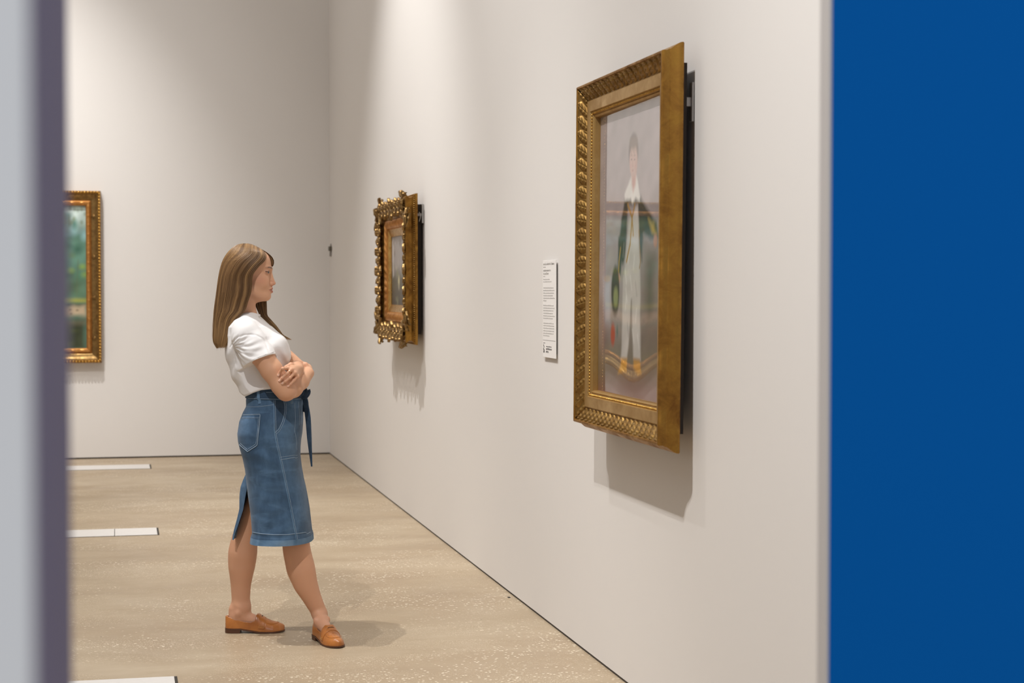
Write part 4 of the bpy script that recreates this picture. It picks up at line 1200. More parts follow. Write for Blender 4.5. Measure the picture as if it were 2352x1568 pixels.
# sleeve hem stitching and collar rib
hem = MB()
hs = []
for t in np.linspace(0.06, 0.97, 26):
    px = 557 + 80 * t - 2.5; py = 843.5 - 32 * t - 6 - 2.2 * math.sin(PI * t)
    p = S(px, py, -.2); b = K.near_y(p[0], p[2])
    if b is not None: hs.append(S(px, py, b - 0.0026))
hem.tube(hs, 0.0010, 5)
hem.build('hem_stitch', M['cotton'], shirt)
mb = MB(); 
ring = []
for t in np.linspace(0, 2 * PI, 40):
    ring.append(S(565, 726.5, 0) + np.array([0.0575 * math.cos(t), 0.0575 * math.sin(t), 0.004 * math.cos(2 * t) + 0.001]))
mb.tube(ring, 0.0045, 8, cap=False); mb.build('collar', M['cotton'], shirt)

# ---- denim skirt
def denim_mat(name, base, pale, fade=0.5):
    t = NT(name).set(Roughness=0.8, Specular_IOR_Level=0.2, Sheen_Weight=0.1)
    v = t.coord('Object')
    vs = t.coord('Object', (1, 1, 0.45))
    n1 = t.noise(vs, 9, 5, 0.6, 0.4); n2 = t.noise(v, 60, 4, 0.7)
    dark = tuple(x * 0.62 for x in base)
    c = t.ramp(n1, [(0.30, dark), (0.45, base), (0.58, tuple((a * 0.6 + b * 0.4) for a, b in zip(base, pale))), (0.76, pale)])
    vh = t.coord('Object', (0.5, 0.5, 1.6), (0.0, 0.25, 0.0)); n3 = t.noise(vh, 12, 3, 0.5, 0.8)
    c = t.mix(t.ramp(n3, [(0.52, (0, 0, 0)), (0.72, (0.55, 0.55, 0.55))]), c, pale)
    c = t.mix(t.math('MULTIPLY', n2, 0.55), c, dark)
    wv = t.n('ShaderNodeTexWave', Scale=260.0, Distortion=1.0, Detail=1.0); wv.bands_direction = 'DIAGONAL'
    t.l(v, wv.inputs['Vector'])
    c = t.mix(t.math('MULTIPLY', wv.outputs['Fac'], 0.12), c, pale)
    t.base(c); t.bump(n2, 0.25, 0.002)
    return t.m
M['denim'] = denim_mat('denim', (0.046, 0.092, 0.160), (0.120, 0.215, 0.345))
M['denim_dark'] = denim_mat('denim_dark', (0.024, 0.050, 0.090), (0.075, 0.125, 0.195))
M['denim_pale'] = denim_mat('denim_seam', (0.085, 0.165, 0.27), (0.22, 0.33, 0.45))
M['thread'] = plain('pale_thread', (0.24, 0.32, 0.41), 0.8)
krows = np.array([  # y, near back x, front x, far back x, depth half width
    (893, 569, 697, 569, .118), (905, 567, 697, 567, .121), (917, 565, 696, 565, .126), (932, 565.5, 694.5, 565.5, .137), (946, 558, 694, 558, .150), (967, 549.8, 693.5, 549.8, .163),
    (994, 545.8, 691.5, 545.8, .172), (1010, 547, 688.5, 547, .175), (1026, 551, 687, 551, .176), (1047, 557.5, 686.5, 557.5, .176), (1074, 563, 689.5, 563, .175), (1087, 564.5, 692, 562.5, .175),
    (1101, 566, 694.5, 556, .176), (1117, 568, 698.5, 550, .178), (1135, 570.5, 702, 547.5, .180), (1149, 573, 704.5, 547, .182), (1168, 576.3, 707.5, 546.8, .184), (1190, 579, 710, 541.5, .186),
    (1210, 581, 712.3, 536, .188), (1219, 581.5, 713.3, 533.5, .189), (1222, 580, 714.8, 533, .191), (1238, 578, 716, 531, .193)])
kz = np.array([S(630, r[0], 0.01)[2] for r in krows])
kk = np.argsort(kz); kz_ = kz[kk]; kr = krows[kk]
BC = 0.008
def kp(z, col): return np.interp(z, kz_, kr[:, col])
z_slit = S(630, 1117, 0.01)[2]
vent_z = np.array([S(630, y_, 0.01)[2] for y_ in (1238, 1231, 1203, 1168, 1149, 1117)]); vent_x = np.array([534.5, 535, 545.5, 557.7, 561.5, 567.8])
WR = 1.86                                   # beyond this the far back panel turns towards its vent edge
def skirt_pt(s, z, off=0.0, wob=True):
    """s 0..1 near side from back to front, 1..2 far side from front round to the vent edge"""
    s = np.asarray(s, float); z = np.asarray(z, float)
    near = s <= 1
    phi = np.where(near, s, np.clip((WR - s) / (WR - 1), 0, 1)) * PI
    uB = SU(np.where(near, kp(z, 1), kp(z, 3))); uF = SU(kp(z, 2)); w = kp(z, 4)
    op = np.clip((z_slit - z) / 0.20, 0, 1.4)                      # how far the vent stands open
    um = (uB + uF) / 2; a = (uF - uB) / 2
    u = um - (a + off) * np.cos(phi)
    sn = np.sin(phi) ** 0.76
    bN = BC - (w + off) * sn - 0.035 * op * np.cos(phi / 2) ** 6
    g_ = np.clip((s - WR) / (2 - WR), 0, 1)
    uE = SU(np.where(z > z_slit, kp(z, 1), np.interp(z, vent_z, vent_x)))
    u = np.where(near, u, u + (uE - u) * g_ ** 1.4 * (g_ > 0))
    bF = BC + (w + off) * sn - g_ * np.clip((uE - SU(kp(z, 3))) / 0.03, 0, 1) * (0.030 - 0.5 * np.minimum(off, 0) * 2) * np.clip((kz_[-1] - z) / 0.3, 0, 1)
    b = np.where(near, bN, bF)
    if wob:                                                        # cloth folds
        g = np.clip((kz_[-1] - z) / 0.12, 0, 1)
        px = 650 + (u - SU(650)) * FPX / D0; py = 665 + (1.5 - z) * FPX / D0
        f = 0.0030 * np.sin((px * 0.25 - py * 0.95) * 0.14 + 1.2 * np.sin(px * 0.06)) * np.exp(-((py - 1010) / 55) ** 2)
        f = f + 0.0030 * np.sin((px * 0.80 + py * 0.18) * 0.075 + 0.9 * np.sin(py * 0.021) + 0.5) * np.clip((py - 1040) / 60, 0, 1)
        f = f + 0.0020 * np.sin((px * 0.62 + py * 0.5) * 0.13 + 1.5 * np.sin(px * 0.05)) * np.exp(-((py - 1180) / 40) ** 2) * np.clip((px - 585) / 40, 0, 1)
        f = f + 0.0007 * np.sin(py * 0.23 + 2.0 * np.sin(px * 0.047 + py * 0.011))
        b = b - np.where(near, 1, -1) * f * g * np.sin(phi)
    return np.stack([u, b, z + 0 * u], -1)
def on_skirt(px, py, off=0.0):
    b = -0.15
    for _ in range(4):
        p = S(px, py, b); z = p[2]; u = p[0]
        uB, uF = SU(kp(z, 1)), SU(kp(z, 2)); um, a = (uB + uF) / 2, (uF - uB) / 2
        c = np.clip((um - u) / (a + 1e-9), -0.9995, 0.9995); s = math.acos(c) / PI
        q = skirt_pt(s, z, off); b = q[1]
    return np.array([u, q[1], z])
ns, nz = 150, 130
zs = np.linspace(kz_[-1], kz_[0], nz)
ss = np.concatenate([np.linspace(0, 1, ns), np.linspace(1, 2, ns)[1:]])
SS, ZZ = np.meshgrid(ss, zs, indexing='ij')
PO = skirt_pt(SS, ZZ); PI_ = skirt_pt(SS, ZZ, -0.0025)
mb = MB(); mb.grid(PO, flip=True); mb.grid(PI_)
e0, e1 = PO[:, -1], PI_[:, -1]; mb.grid(np.stack([e0, e1], 1), flip=True)                # hem edge
for k in (0, -1): mb.grid(np.stack([PO[k], PI_[k]], 1), flip=(k == -1))                   # vent edges
skirt = mb.build('denim_skirt', M['denim'], person, angle=60)

def poly_px(pts, n=30):
    P = np.array(pts, float); d = np.r_[0, np.cumsum(np.hypot(*np.diff(P, axis=0).T))]
    t = np.linspace(0, d[-1], n); return np.stack([np.interp(t, d, P[:, k]) for k in (0, 1)], -1)
def smooth_px(pts, n=30):
    P = poly_px(pts, n)
    for _ in range(3): P[1:-1] = (P[:-2] + 2 * P[1:-1] + P[2:]) / 4
    return P
def seam(mb, pts, r=0.0010, off=0.0008, n=40, sm=True, flat=None):
    Q_ = smooth_px(pts, n) if sm else poly_px(pts, n)
    mb.tube([on_skirt(a, b, off) for a, b in Q_], r, 6)
# side seam: a raised welt with stitching
side = [(628.8, 919), (629.5, 955), (630.5, 994), (636, 1026), (643, 1053), (653, 1100), (662, 1144), (672, 1195), (681, 1242)]
mb = MB(); seam(mb, side, 0.0030, -0.0006, 60); mb.build('side_seam', M['denim_pale'], skirt)
mb = MB(); seam(mb, [(x + 3.5, y) for x, y in side], 0.0010, 0.0004, 60)
seam(mb, [(631, 994), (640, 986), (649, 967), (654, 948), (654.5, 932), (651, 917)], 0.0012, 0.0012)         # front pocket mouth
seam(mb, [(634, 997), (643, 989), (652.5, 969), (657.5, 948), (658, 932), (655, 917)], 0.0009, 0.0008)
seam(mb, [(643.5, 1055.5), (660, 1053), (675, 1050.5), (686, 1048)], 0.0012, 0.0008); seam(mb, [(642, 1050), (660, 1047.5), (675, 1045), (686, 1042.5)], 0.0009, 0.0008)
seam(mb, [(566, 934), (590, 934), (612, 931.5), (628, 929)], 0.0010, 0.0008)                                 # back yoke
seam(mb, [(677, 925), (678.5, 960), (677, 990), (682, 1012), (685.5, 1030)], 0.0010, 0.0008)
seam(mb, [(686, 922), (688.5, 950), (689, 975)], 0.0009, 0.0008)
seam(mb, [(580.5, 1222), (600, 1225.5), (630, 1227.5), (660, 1227.3), (690, 1224), (714, 1219.5)], 0.0014, 0.0010, 60)
mb.build('stitching', M['thread'], skirt)
mb = MB()                                                                                                    # darker denim panel laid beside the front pocket mouth
Pm = smooth_px([(631, 990), (640, 983), (648, 965), (652.5, 946), (652.5, 932), (649.5, 919)], 24)
G_ = np.zeros((24, 8, 3))
for i, (a, b) in enumerate(Pm):
    for j in range(8):
        G_[i, j] = on_skirt(a - (a - 630.5) * j / 7 * 0.96, b, 0.0006 + 0.0006 * (j == 0))
mb.grid(G_); mb.build('front_pocket', M['denim_dark'], skirt)
# hem band
Hz = np.linspace(S(630, 1226, .01)[2], S(630, 1239, .01)[2], 5)
mb = MB()
SS2, ZZ2 = np.meshgrid(ss, Hz, indexing='ij'); B1 = skirt_pt(SS2, ZZ2, 0.0016); B2 = skirt_pt(SS2, ZZ2, -0.003)
mb.grid(B1, flip=True); mb.grid(B2)
mb.grid(np.stack([B1[:, -1], B2[:, -1]], 1), flip=True); mb.grid(np.stack([B1[:, 0], B2[:, 0]], 1))
for k in (0, -1): mb.grid(np.stack([B1[k], B2[k]], 1), flip=(k == -1))
mb.build('hem_band', M['denim_pale'], skirt, angle=50)
# back pocket
pk = [((556.5, 952.5), (597.5, 951)), ((551, 975), (596, 972)), ((547.5, 1000), (593, 998)), ((549, 1020), (590.5, 1022.5)), ((560, 1031), (579, 1029.5)), ((568.5, 1037), (570, 1036.5))]
rows_ = []
for t in np.linspace(0, len(pk) - 1, 30):
    i = min(int(t), len(pk) - 2); f = t - i
    l = np.array(pk[i][0]) * (1 - f) + np.array(pk[i + 1][0]) * f; r = np.array(pk[i][1]) * (1 - f) + np.array(pk[i + 1][1]) * f
    rows_.append([on_skirt(*(l * (1 - k) + r * k), 0.0026) for k in np.linspace(0, 1, 20)])
mb = MB(); mb.grid(np.array(rows_)); G2 = np.array([[on_skirt_p - np.array([0, -0.003, 0]) for on_skirt_p in r] for r in rows_]); mb.grid(G2, flip=True)
for a, b in ((np.array(rows_)[0], G2[0]), (np.array(rows_)[-1], G2[-1]), (np.array(rows_)[:, 0], G2[:, 0]), (np.array(rows_)[:, -1], G2[:, -1])): mb.grid(np.stack([a, b], 1))
pocket = mb.build('back_pocket', M['denim'], skirt, angle=60)
mb = MB()
edge = [(558, 952.5), (597.5, 951), (596, 972), (593, 998), (590.5, 1022.5), (568.5, 1037), (549.5, 1021)]
seam(mb, edge, 0.0016, 0.0034, 60, False)
seam(mb, [(555, 960), (595.5, 959)], 0.0010, 0.0034, 20, False)
seam(mb, [(593.5, 961), (592, 985), (587.5, 1019.5), (568, 1032.5), (552, 1018)], 0.0009, 0.0034, 40, False)
mb.build('pocket_stitching', M['thread'], pocket)
# belt band, loops, knot and hanging end
mb = MB()
bz_ = np.linspace(S(640, 894, -.12)[2], S(640, 916.5, -.12)[2], 6)
SB, ZB = np.meshgrid(np.concatenate([np.linspace(0, 1, 60), np.linspace(1, 2, 60)[1:]]), bz_, indexing='ij')
bulge = 0.0045 + 0.0018 * np.sin(np.linspace(0, PI, 6))[None]
B1 = skirt_pt(SB, ZB, 0, False); c_ = np.array([SU(632), BC, 0])
dirv = B1 - c_; dirv[..., 2] = 0; dirv /= np.linalg.norm(dirv, axis=-1, keepdims=True)
Bo = B1 + dirv * bulge[..., None]; Bi = B1 - dirv * 0.002
mb.grid(Bo, flip=True); mb.grid(Bi); mb.grid(np.stack([Bo[:, 0], Bi[:, 0]], 1)); mb.grid(np.stack([Bo[:, -1], Bi[:, -1]], 1), flip=True)
# knot: folded lumps in front of the waist
def lump(c, r, rot): 
    th = np.linspace(0.02, PI - 0.02, 12); ph = np.linspace(0, 2 * PI, 18, endpoint=False)
    P = np.stack([np.sin(th)[:, None] * np.cos(ph), np.sin(th)[:, None] * np.sin(ph), np.cos(th)[:, None] * np.ones(18)], -1)
    P = np.sign(P) * np.abs(P) ** 0.8 * np.array(r)
    return P + c
mb.grid(lump(S(697, 903, -.03), (.014, .022, .026), 0), close_v=True)
def ribbon(pts, widths, thick, tw=0.0, wdir=(0.9, -0.45, 0)):
    P = np.array(pts); n = len(P); wd = np.array(wdir, float); wd /= np.linalg.norm(wd)
    T_ = np.gradient(P, axis=0); R_ = []
    for i in range(n):
        t = T_[i] / np.linalg.norm(T_[i]); w = wd - t * (wd @ t); w /= np.linalg.norm(w); nrm = np.cross(t, w)
        a = tw * i / n; w, nrm = w * math.cos(a) + nrm * math.sin(a), nrm * math.cos(a) - w * math.sin(a)
        h = widths[i] / 2
        R_.append([P[i] + w * h * x + nrm * thick * y for x, y in ((-1, -.5), (-.5, -.75), (0, -.6), (.5, -.75), (1, -.5), (1, .5), (.5, .75), (0, .6), (-.5, .75), (-1, .5))])
    return np.array(R_)
def add_ribbon(mb, *a, **k):
    R_ = ribbon(*a, **k); mb.grid(R_, close_v=True)
    for r in (R_[0], R_[-1]): mb.add(np.vstack([r, r.mean(0)]), tris=[(i, (i + 1) % 10, 10) for i in range(10)])
tail = smooth_px([(699, 908), (704, 935), (708, 962), (709.5, 990), (711.5, 1020), (714, 1048), (716, 1071)], 26)
wid = np.interp(np.linspace(0, 1, 26), [0, .15, .3, .6, .8, .93, 1], [.022, .024, .028, .026, .018, .011, .005])
add_ribbon(mb, [S(a, b, -.035 - .01 * math.sin(i * .2)) for i, (a, b) in enumerate(tail)], wid, 0.0045, 0.5)
loop = smooth_px([(696, 912), (702, 899), (706, 893), (707.5, 900), (703, 908), (698, 912)], 16)
add_ribbon(mb, [S(a, b, -.05) for a, b in loop], np.full(16, .030), 0.003)
tail2 = smooth_px([(697, 908), (702, 920), (703, 932), (699, 946)], 12)
add_ribbon(mb, [S(a, b, .01) for a, b in tail2], np.full(12, .026), 0.004)
belt = mb.build('belt', M['denim_dark'], skirt, angle=60)
mb = MB()
def belt_pt(px, py, off):
    q = on_skirt(px, py, 0); d = q - c_; d[2] = 0; d /= np.linalg.norm(d); return q + d * off
mb.tube([belt_pt(x, 915.2 + 1.2 * math.sin((x - 590) / 110 * PI), 0.0050) for x in np.linspace(572, 690, 40)], 0.0012, 5)
mb.tube([belt_pt(x, 900.5, 0.0056) for x in np.linspace(612, 690, 30)], 0.0009, 5)
mb.build('belt_stitching', M['thread'], skirt)
for px in (595.5, 668):
    P_ = [belt_pt(px + (y - 900) * 0.06, y, 0.0085 if 897 < y < 919 else 0.002) for y in np.linspace(895, 927, 9)]
    mb = MB(); add_ribbon(mb, P_, np.full(9, .012), 0.0022, wdir=(1, -.05, 0)); mb.build('belt_loop', M['denim_pale'], skirt, angle=60)

# ---- loafers
M['leather'] = (lambda: (lambda t: (t.base(t.ramp(t.noise(t.coord('Object'), 14, 4), [(0.3, (0.30, 0.095, 0.018)), (0.7, (0.46, 0.165, 0.034))])),
                                     t.bump(t.noise(t.coord('Object'), 90, 3), 0.10, 0.002), t.m)[-1])(NT('tan_leather').set(Roughness=0.32, Specular_IOR_Level=0.5, Coat_Weight=0.15)))()
M['sole'] = plain('dark_leather_sole', (0.085, 0.030, 0.012), 0.5)
M['slot'] = plain('slot_dark', (0.02, 0.008, 0.004), 0.7)
M['tan_thread'] = plain('tan_thread', (0.55, 0.27, 0.08), 0.7)
I_ = np.interp
def s_w(x): return I_(x, [-.001, .0, .006, .015, .03, .07, .11, .15, .178, .21, .235, .249, .256, .258], [0, .012, .022, .0275, .031, .032, .034, .0405, .043, .040, .031, .019, .008, 0])
def s_h(x): return I_(x, [0, .02, .06, .128, .140, .155, .17, .2, .235, .25, .258], [.073, .0755, .074, .081, .080, .074, .065, .051, .041, .035, .028])
def s_0(x): return I_(x, [0, .07, .10, .15, .20, .258], [.020, .019, .014, .0065, .0050, .009])
def s_rim(x): return I_(x, [0, .01, .04, .08, .115, .130, .142, .16, .3], [.0745, .073, .064, .0525, .048, .054, .1, .2, .3])
def loafer(SH, label):
    G = Field((-.012, -.056, -.002), (.270, .056, .095), 0.0014)
    X, Y, Z = np.meshgrid(*G.ax, indexing='ij', sparse=True)
    xx = G.ax[0]
    w = s_w(xx)[:, None, None]; h = s_h(xx)[:, None, None]; z0 = s_0(xx)[:, None, None]
    def solid(ins):
        h_ = h - ins; w_ = w - ins
        tt = np.clip((Z - z0) / (h_ - z0), 0, 1.2)
        p = I_(xx, [0, .1, .16, .22, .258], [3.2, 2.6, 2.2, 2.1, 2.0])[:, None, None]
        g = np.sqrt(np.clip(1 - tt ** p * I_(xx, [0, .09, .14, .16], [.55, .6, .85, 1])[:, None, None], 0.0, 1))
        side_ = np.abs(Y) - w_ * g
        d = np.maximum(np.maximum(side_, (Z - h_)), (z0 + (ins if ins > 0 else 0)) - Z)
        return np.maximum(d, np.maximum(-X + ins * 0 - .0005, X - .2575)) * 0.8
    sol = solid(0.0)
    rim = s_rim(xx)[:, None, None]
    D = np.maximum(sol, -np.maximum(solid(0.0032), X - .2))
    D = np.maximum(D, (Z - rim) * 0.75)
    G.D = D.astype(np.float32)
    V, Q = G.mesh(); V = smooth_verts(V, Q, 3, 0.5)
    xfm = SH
    put = lambda V: V @ xfm[:3, :3].T + xfm[:3, 3]
    root = fast_mesh('loafer', put(V), Q, mat=M['leather'], parent=person)
    props(root, label)
    # strap across the vamp
    G2 = Field((.13, -.056, 0.0), (.20, .056, .095), 0.0014)
    xx = G2.ax[0]; X, Y, Z = np.meshgrid(*G2.ax, indexing='ij', sparse=True)
    w = s_w(xx)[:, None, None]; h = s_h(xx)[:, None, None]; z0 = s_0(xx)[:, None, None]
    st = solid(-0.0028)
    lo_, hi_ = .143 + 0 * Y, .176 + 0 * Y
    cen = .1600 - 0.10 * np.abs(Y) * 0.4; hw = 0.0165 - 0.10 * np.clip(np.abs(Y) - .02, 0, 1)
    G2.D = np.maximum(np.maximum(np.maximum(st, -solid(0.0008)), np.abs(X - cen) - hw), .020 - Z).astype(np.float32)
    V2, Q2 = G2.mesh(); V2 = smooth_verts(V2, Q2, 2, 0.4)
    strap = fast_mesh('strap', put(V2), Q2, mat=M['leather'], parent=root)
    def top_z(x, y, extra=0.0):
        xs = np.array([x]); w_, h_, z_ = s_w(xs)[0], s_h(xs)[0], s_0(xs)[0]
        p = I_(x, [0, .1, .16, .22, .258], [3.2, 2.6, 2.2, 2.1, 2.0])
        g = min(1.0, abs(y) / w_); tt = (max(0, 1 - g * g)) ** (1 / p)
        return z_ + (h_ - z_) * tt + extra
    mb = MB()
    mb.tube([put(np.array([.161, y, top_z(.161, y, 0.0030)])) for y in np.linspace(-.014, .014, 9)], 0.0014, 6)
    mb.build('strap_slot', M['slot'], root)
    mb = MB()
    ap = [(.172, -.029), (.19, -.0295), (.208, -.026), (.222, -.018), (.229, -.008), (.231, 0), (.229, .008), (.222, .018), (.208, .026), (.19, .0295), (.172, .029)]
    ap = np.array(ap); t = np.linspace(0, 10, 50); ap = np.stack([np.interp(t, np.arange(11), ap[:, k]) for k in (0, 1)], -1)
    mb.tube([put(np.array([a, b, top_z(a, b, 0.0004)])) for a, b in ap], 0.0017, 6)
    mb.build('apron_seam', M['leather'], root)
    for s in (-1, 1):
        mb = MB()
        for k in range(4):
            a = .1495 + k * .0068; y = s * (s_w(np.array([a]))[0] * 0.985)
            mb.tube([put(np.array([a + .003 * math.cos(q), y * 1.02 + s * .0012, .030 + .0042 * math.sin(q)])) for q in np.linspace(0.3, 2 * PI - .3, 9)], 0.0007, 4)
        mb.build('strap_stitching', M['tan_thread'], root)
    # sole slab and heel block
    xs = np.concatenate([[-.0015], np.linspace(.0, .02, 8), np.linspace(.03, .23, 30), np.linspace(.238, .259, 14)])
    ws = np.maximum(s_w(xs) + 0.0022, 0.0); ws[0] = 0.008; ws[-1] = 0.004
    top = s_0(xs) + 0.0018; bot = I_(xs, [0, .07, .10, .15, .215, .258], [.0155, .015, .0095, .0012, .0005, .0045])
    L = [np.stack([np.stack([xs, -ws, bot], -1), np.stack([xs, -ws, top], -1), np.stack([xs, ws, top], -1), np.stack([xs, ws, bot], -1)], 1)]
    mb = MB(); P_ = put(L[0].reshape(-1, 3)).reshape(L[0].shape); mb.grid(P_, close_v=True)
    for k in (0, -1): mb.add(P_[k], [(0, 1, 2, 3)])
    mb.build('sole', M['sole'], root, angle=35)
    xs = np.concatenate([np.array([-.0015]), np.linspace(.001, .02, 8), np.linspace(.03, .066, 6)])
    ws = np.maximum(s_w(xs) + 0.0015, 0.008)
    mb = MB(); P_ = np.stack([np.stack([xs, -ws, 0 * xs + .0006], -1), np.stack([xs, -ws, 0 * xs + .018], -1), np.stack([xs, ws, 0 * xs + .018], -1), np.stack([xs, ws, 0 * xs + .0006], -1)], 1)
    P_ = put(P_.reshape(-1, 3)).reshape(P_.shape); mb.grid(P_, close_v=True)
    for k in (0, -1): mb.add(P_[k], [(0, 1, 2, 3)])
    mb.build('heel', M['sole'], root, angle=35)
loafer(SHOE_L, 'tan loafer seen from the side, on the rear foot')
loafer(SHOE_R, 'tan penny loafer turned towards the viewer, on the front foot')

# ---- hair
def hair_mat():
    t = NT('light_brown_hair').set(Roughness=0.42, Specular_IOR_Level=0.5, Anisotropic=0.5)
    a = t.n('ShaderNodeVertexColor', layer_name='tint'); t.base(a.outputs['Color'])
    return t.m
M['hair'] = hair_mat()
HY = np.array([559.0, 561, 563.5, 568, 574, 580, 584, 590, 597, 605, 612, 619, 628, 640, 660, 675, 690, 705, 716, 724, 735, 746, 760, 772, 786, 797])
def tab(pairs): 
    p = np.array(pairs, float)
    g = np.arange(540, 830, 0.5); v = np.interp(g, p[:, 0], p[:, 1]); o = v.copy()
    for it in range(3):                              # smooth out the corners, more so away from the crown
        n = 9; pad = np.pad(o, n, mode='edge'); f = np.convolve(pad, np.ones(2 * n + 1) / (2 * n + 1), 'valid')
        wgt = np.clip((g - 563) / 14, 0, 1); o = o * (1 - wgt) + f * wgt
    return lambda y: np.interp(y, g, o)
h_uB = tab([(558.8, 564), (559.3, 558), (560.5, 551), (562.5, 545.5), (565, 540.5), (569, 535), (573, 530), (585, 520), (601, 511.5), (620, 506.5), (640, 503), (661, 500.5), (690, 497), (718, 494), (750, 492), (779, 490.7), (790, 493), (798, 500)])
h_uN = tab([(558.8, 565), (559.3, 571), (560.5, 577), (563, 584), (566, 590.5), (570, 597.5), (577, 609), (583, 612.5), (589, 611), (595, 608.5), (603, 602), (611, 595), (619, 589), (628, 581.5), (640, 579), (660, 578.5), (675, 576), (690, 570.5), (705, 566), (716, 563), (723, 552), (735, 541), (746, 537), (772, 532), (786, 526), (797, 518)])
h_uF = tab([(558.8, 565), (559.3, 571), (560.5, 577), (563, 584), (566, 590.5), (570, 597.5), (577, 610), (585, 621), (594, 628), (604, 629.5), (612, 628), (617, 625), (622, 606), (640, 596), (690, 590), (724, 582), (797, 560)])
h_w = tab([(558.8, .004), (559.3, .014), (560.5, .026), (563, .040), (566, .050), (570, .058), (577, .068), (584, .0745), (594, .080), (610, .084), (640, .0855), (690, .086), (740, .094), (797, .100)])
h_af = tab([(558.8, 1), (559.3, 7), (560.5, 13), (563, 20.5), (566, 27), (570, 34), (577, 43), (584, 49), (590, 52), (600, 56), (610, 58), (640, 58), (797, 58)])
h_aff = tab([(558.8, 1), (559.3, 7), (560.5, 13), (563, 20.5), (566, 27), (570, 34), (577, 45), (584, 56), (594, 64), (604, 66), (617, 63), (640, 58), (797, 58)])
h_uc = tab([(559, 564), (563, 563.5), (570, 564), (600, 565), (650, 566), (690, 562), (720, 552), (745, 536), (797, 516)])
RX = np.array([540, 545.5, 551, 558, 564, 571, 577, 584, 590.5, 597.5, 605, 610, 612.5]); RY = np.array([565.2, 562.5, 560.5, 559.3, 558.8, 559.3, 560.5, 563, 566, 570, 574.6, 578.5, 583.0])
def hair_pt(q, t, off=0.0, yend=789.0):
    """q 0 (near front edge) .. 0.5 (back) .. 1 (far front edge); t 0 at the parting .. 1 at the tips"""
    q = np.asarray(q, float); t = np.asarray(t, float)
    near = q <= 0.5
    f = np.where(near, q * 2, (1 - q) * 2)
    p0 = 612.5 + (540 - 612.5) * f ** 0.85; y0 = np.interp(p0, RX, RY)
    y = y0 + (yend - y0) * t ** 1.25
    uc, uB, w = h_uc(y), h_uB(y), h_w(y)
    uE = np.where(near, h_uN(y), h_uF(y)); af = np.where(near, h_af(y), h_aff(y))
    ab = np.maximum(uc - uB, 4)
    c = np.where(uE > uc, (uE - uc) / af, (uE - uc) / ab); ph0 = np.arccos(np.clip(c, -1, 1))
    pht = ph0 + (PI - ph0) * f
    ss_ = lambda x: np.clip(x, 0, 1) ** 2 * (3 - 2 * np.clip(x, 0, 1))
    wn = np.where(near, ss_((f - 0.55) / 0.45), np.maximum(ss_((f - 0.55) / 0.45), 1 - ss_(f / 0.35)))
    cs_ = np.clip((p0 - uc) / np.where(p0 > uc, af, ab), -1, 1)
    cs_ = cs_ * (1 - wn) + np.where(f > 0.5, -1.0, 1.0) * wn
    phs = np.arccos(np.clip(cs_, -1, 1))
    e = np.clip((y - y0) / (30 + 25 * f), 0, 1); e = e * e * (3 - 2 * e)
    ph = phs + (pht - phs) * e
    a = np.where(np.cos(ph) > 0, af, ab)
    o_px = off / 0.001865
    px = uc + (a + o_px) * np.cos(ph)
    b = -(w + off) * np.sin(ph) * np.where(near, 1, -1)
    y = y - np.where(e < 1, o_px * (1 - e) * 0.8, 0)
    d = D0 + b
    u = (px - 1176) / FPX * d - (650 - 1176) / FPX * D0
    zz = 1.5 - (y - 665.0) / FPX * d
    return np.stack([u, b, zz + 0 * u], -1), y + 0 * u
zfix = S(568, 640)[2] - (1.5 - (640.0 - 665.0) / FPX * D0)
def hp(*a, **k): return hair_pt(*a, **k)[0] + np.array([0, 0, zfix])
rng = np.random.default_rng(12)
nq, nyy = 220, 110
tt_ = np.linspace(0, 1, nyy)
qq = np.linspace(0, 1, nq)
QQ, TT = np.meshgrid(qq, tt_, indexing='ij'); YY = hair_pt(QQ, TT)[1]
def streak(q, y, seed):
    r = np.random.default_rng(seed); o = 0 * q
    for k in range(10):
        fq = r.uniform(10, 70); o = o + np.sin(fq * q * 2 + r.uniform(0, 6.28) + 1.2 * np.sin(y * r.uniform(.01, .03) + r.uniform(0, 6))) * r.uniform(.5, 1)
    return o / 3.2
stk = streak(QQ, YY, 5)
env = np.clip((YY - 562) / 25, 0, 1)
PO = hp(QQ, TT, -0.0018 + 0.0016 * stk * env)
PIn = hp(QQ, TT, -0.010 * np.clip(TT * 8, 0.15, 1))
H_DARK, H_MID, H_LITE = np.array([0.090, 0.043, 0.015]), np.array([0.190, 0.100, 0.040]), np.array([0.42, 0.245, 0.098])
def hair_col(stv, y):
    t = np.clip(0.42 + 0.26 * stv + 0.40 * np.clip((y - 670) / 110, 0, 1) + 0.22 * np.clip((600 - y) / 25, 0, 1), 0, 1)[..., None]  # golden tips are hair colour; the crown highlight is painted in
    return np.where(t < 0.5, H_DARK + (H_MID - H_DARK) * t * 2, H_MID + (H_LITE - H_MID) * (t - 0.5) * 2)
mb = MB()
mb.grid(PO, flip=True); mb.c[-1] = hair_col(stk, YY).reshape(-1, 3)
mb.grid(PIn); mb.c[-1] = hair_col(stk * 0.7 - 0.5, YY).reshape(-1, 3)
for k in (0, -1):
    mb.grid(np.stack([PO[k], PIn[k]], 1), flip=(k == -1)); mb.c[-1] = np.repeat(hair_col(stk[k], YY[k]), 2, axis=0)
mb.grid(np.stack([PO[:, -1], PIn[:, -1]], 1), flip=True); mb.c[-1] = np.tile(H_MID, (nq * 2, 1))
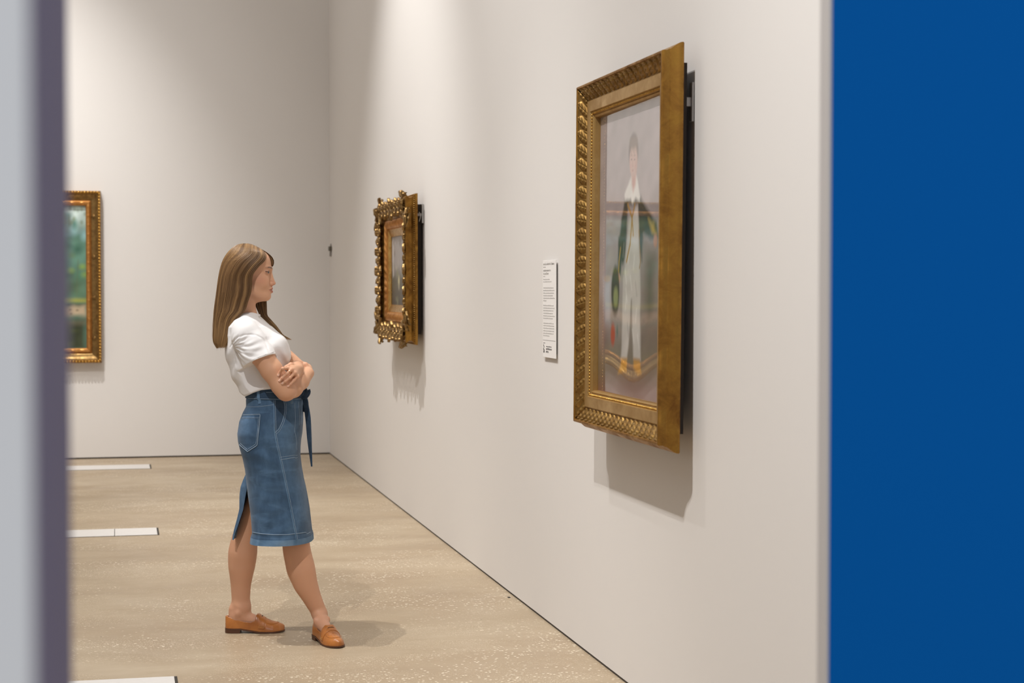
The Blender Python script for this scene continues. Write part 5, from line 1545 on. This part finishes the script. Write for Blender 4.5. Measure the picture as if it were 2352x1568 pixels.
# single strands and locks
NP_ = 26
def strands(n, q0, q1, t_top, y_end, seed, off=(0.0, 0.004), rad=0.0008, spread=0.004):
    r = np.random.default_rng(seed)
    Pts, Rr, Cc = [], [], []
    for i in range(n):
        qc = r.uniform(q0, q1); ye = r.uniform(*y_end)
        t = np.linspace(r.uniform(*t_top), 1, NP_)
        k = (t - t[0]) / (1 - t[0])
        q = qc + spread * r.normal() * k + 0.0022 * np.sin(k * r.uniform(3, 9) + r.uniform(0, 6)) * k
        q = np.clip(q, 0.0, 1) if qc > 0.5 else np.clip(q, 0.0, 0.5)
        o_ = r.uniform(*off) * np.sin(np.clip(k * 1.1 + .05, 0, 1) * PI * 0.6) + r.normal() * 0.0012 * k ** 2
        P_, y = hair_pt(q, t, o_, ye)
        Pts.append(P_ + np.array([0, 0, zfix]))
        Rr.append(rad * r.uniform(.6, 1.25) * np.clip(1.15 - k ** 3 * 0.9, 0.2, 1))
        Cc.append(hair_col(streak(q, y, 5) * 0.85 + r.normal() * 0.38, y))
    return Pts, Rr, Cc
def add_tubes(mb, Pts, Rr, Cc, seg=3):
    P = np.array(Pts); R = np.array(Rr); n, m_ = P.shape[:2]
    T_ = np.gradient(P, axis=1); T_ /= np.linalg.norm(T_, axis=2, keepdims=True) + 1e-12
    ref = np.array([0.3, 1.0, 0.15]); ref /= np.linalg.norm(ref)
    N_ = ref - T_ * (T_ @ ref)[..., None]; N_ /= np.linalg.norm(N_, axis=2, keepdims=True) + 1e-9; B_ = np.cross(T_, N_)
    a = np.linspace(0, 2 * PI, seg, endpoint=False)
    G = P[:, :, None] + R[:, :, None, None] * (np.cos(a)[None, None, :, None] * N_[:, :, None] + np.sin(a)[None, None, :, None] * B_[:, :, None])
    base = (np.arange(n) * m_ * seg)[:, None, None]; i = (np.arange(m_ - 1) * seg)[None, :, None]; k = np.arange(seg)[None, None]
    k2 = (k + 1) % seg
    q = np.stack([base + i + k, base + i + k2, base + i + seg + k2, base + i + seg + k], -1).reshape(-1, 4)
    mb.add(G.reshape(-1, 3), q); mb.c[-1] = np.repeat(np.array(Cc).reshape(-1, 3), seg, axis=0)
add_tubes(mb, *strands(2700, 0.0, 0.5, (0.0, 0.12), (778, 800), 1))
add_tubes(mb, *strands(600, 0.0, 0.25, (0.0, 0.1), (640, 770), 2, (0.001, 0.004)))
add_tubes(mb, *strands(900, 0.501, 1.0, (0.0, 0.1), (770, 797), 3))
add_tubes(mb, *strands(140, 0.0, 0.5, (0.3, 0.5), (740, 806), 4, (0.003, 0.008), 0.0005, 0.012))
# the far lock that falls in front of the shoulder
def lock(n, seed):
    r = np.random.default_rng(seed); Pts, Rr, Cc = [], [], []
    ys = [640, 680, 700, 724, 749, 768, 780]
    lo_ = [590, 588, 586, 597, 624, 643, 653]; hi_ = [602, 612, 612.5, 613, 635, 648, 656]
    for i in range(n):
        f = r.uniform(0, 1); dp = r.uniform(0.055, 0.10)
        t = np.linspace(0, 1, NP_); ye = r.uniform(772, 781); y = 640 + (ye - 640) * t
        px = I_(y, ys, lo_) * (1 - f) + I_(y, ys, hi_) * f + r.normal() * 1.0 * t ** 2
        fl = r.random() < 0.35
        if fl: px = px + np.clip((y - 765) / 15, 0, 1) ** 1.5 * r.uniform(2, 16)
        b = dp + 0.03 * t + 0.004 * np.sin(t * 6 + r.uniform(0, 6))
        Pts.append([S(a, c, d_) for a, c, d_ in zip(px, y, b)])
        Rr.append(0.0010 * r.uniform(.6, 1.3) * np.clip(1.15 - t ** 3 * .9, .2, 1))
        Cc.append(hair_col(r.normal() * 0.6 + 0.15 + 0 * y, np.clip(y, 640, 800)))
    return Pts, Rr, Cc
add_tubes(mb, *lock(620, 6))
hair = mb.build('hair', M['hair'], person, angle=None, use_col=True)
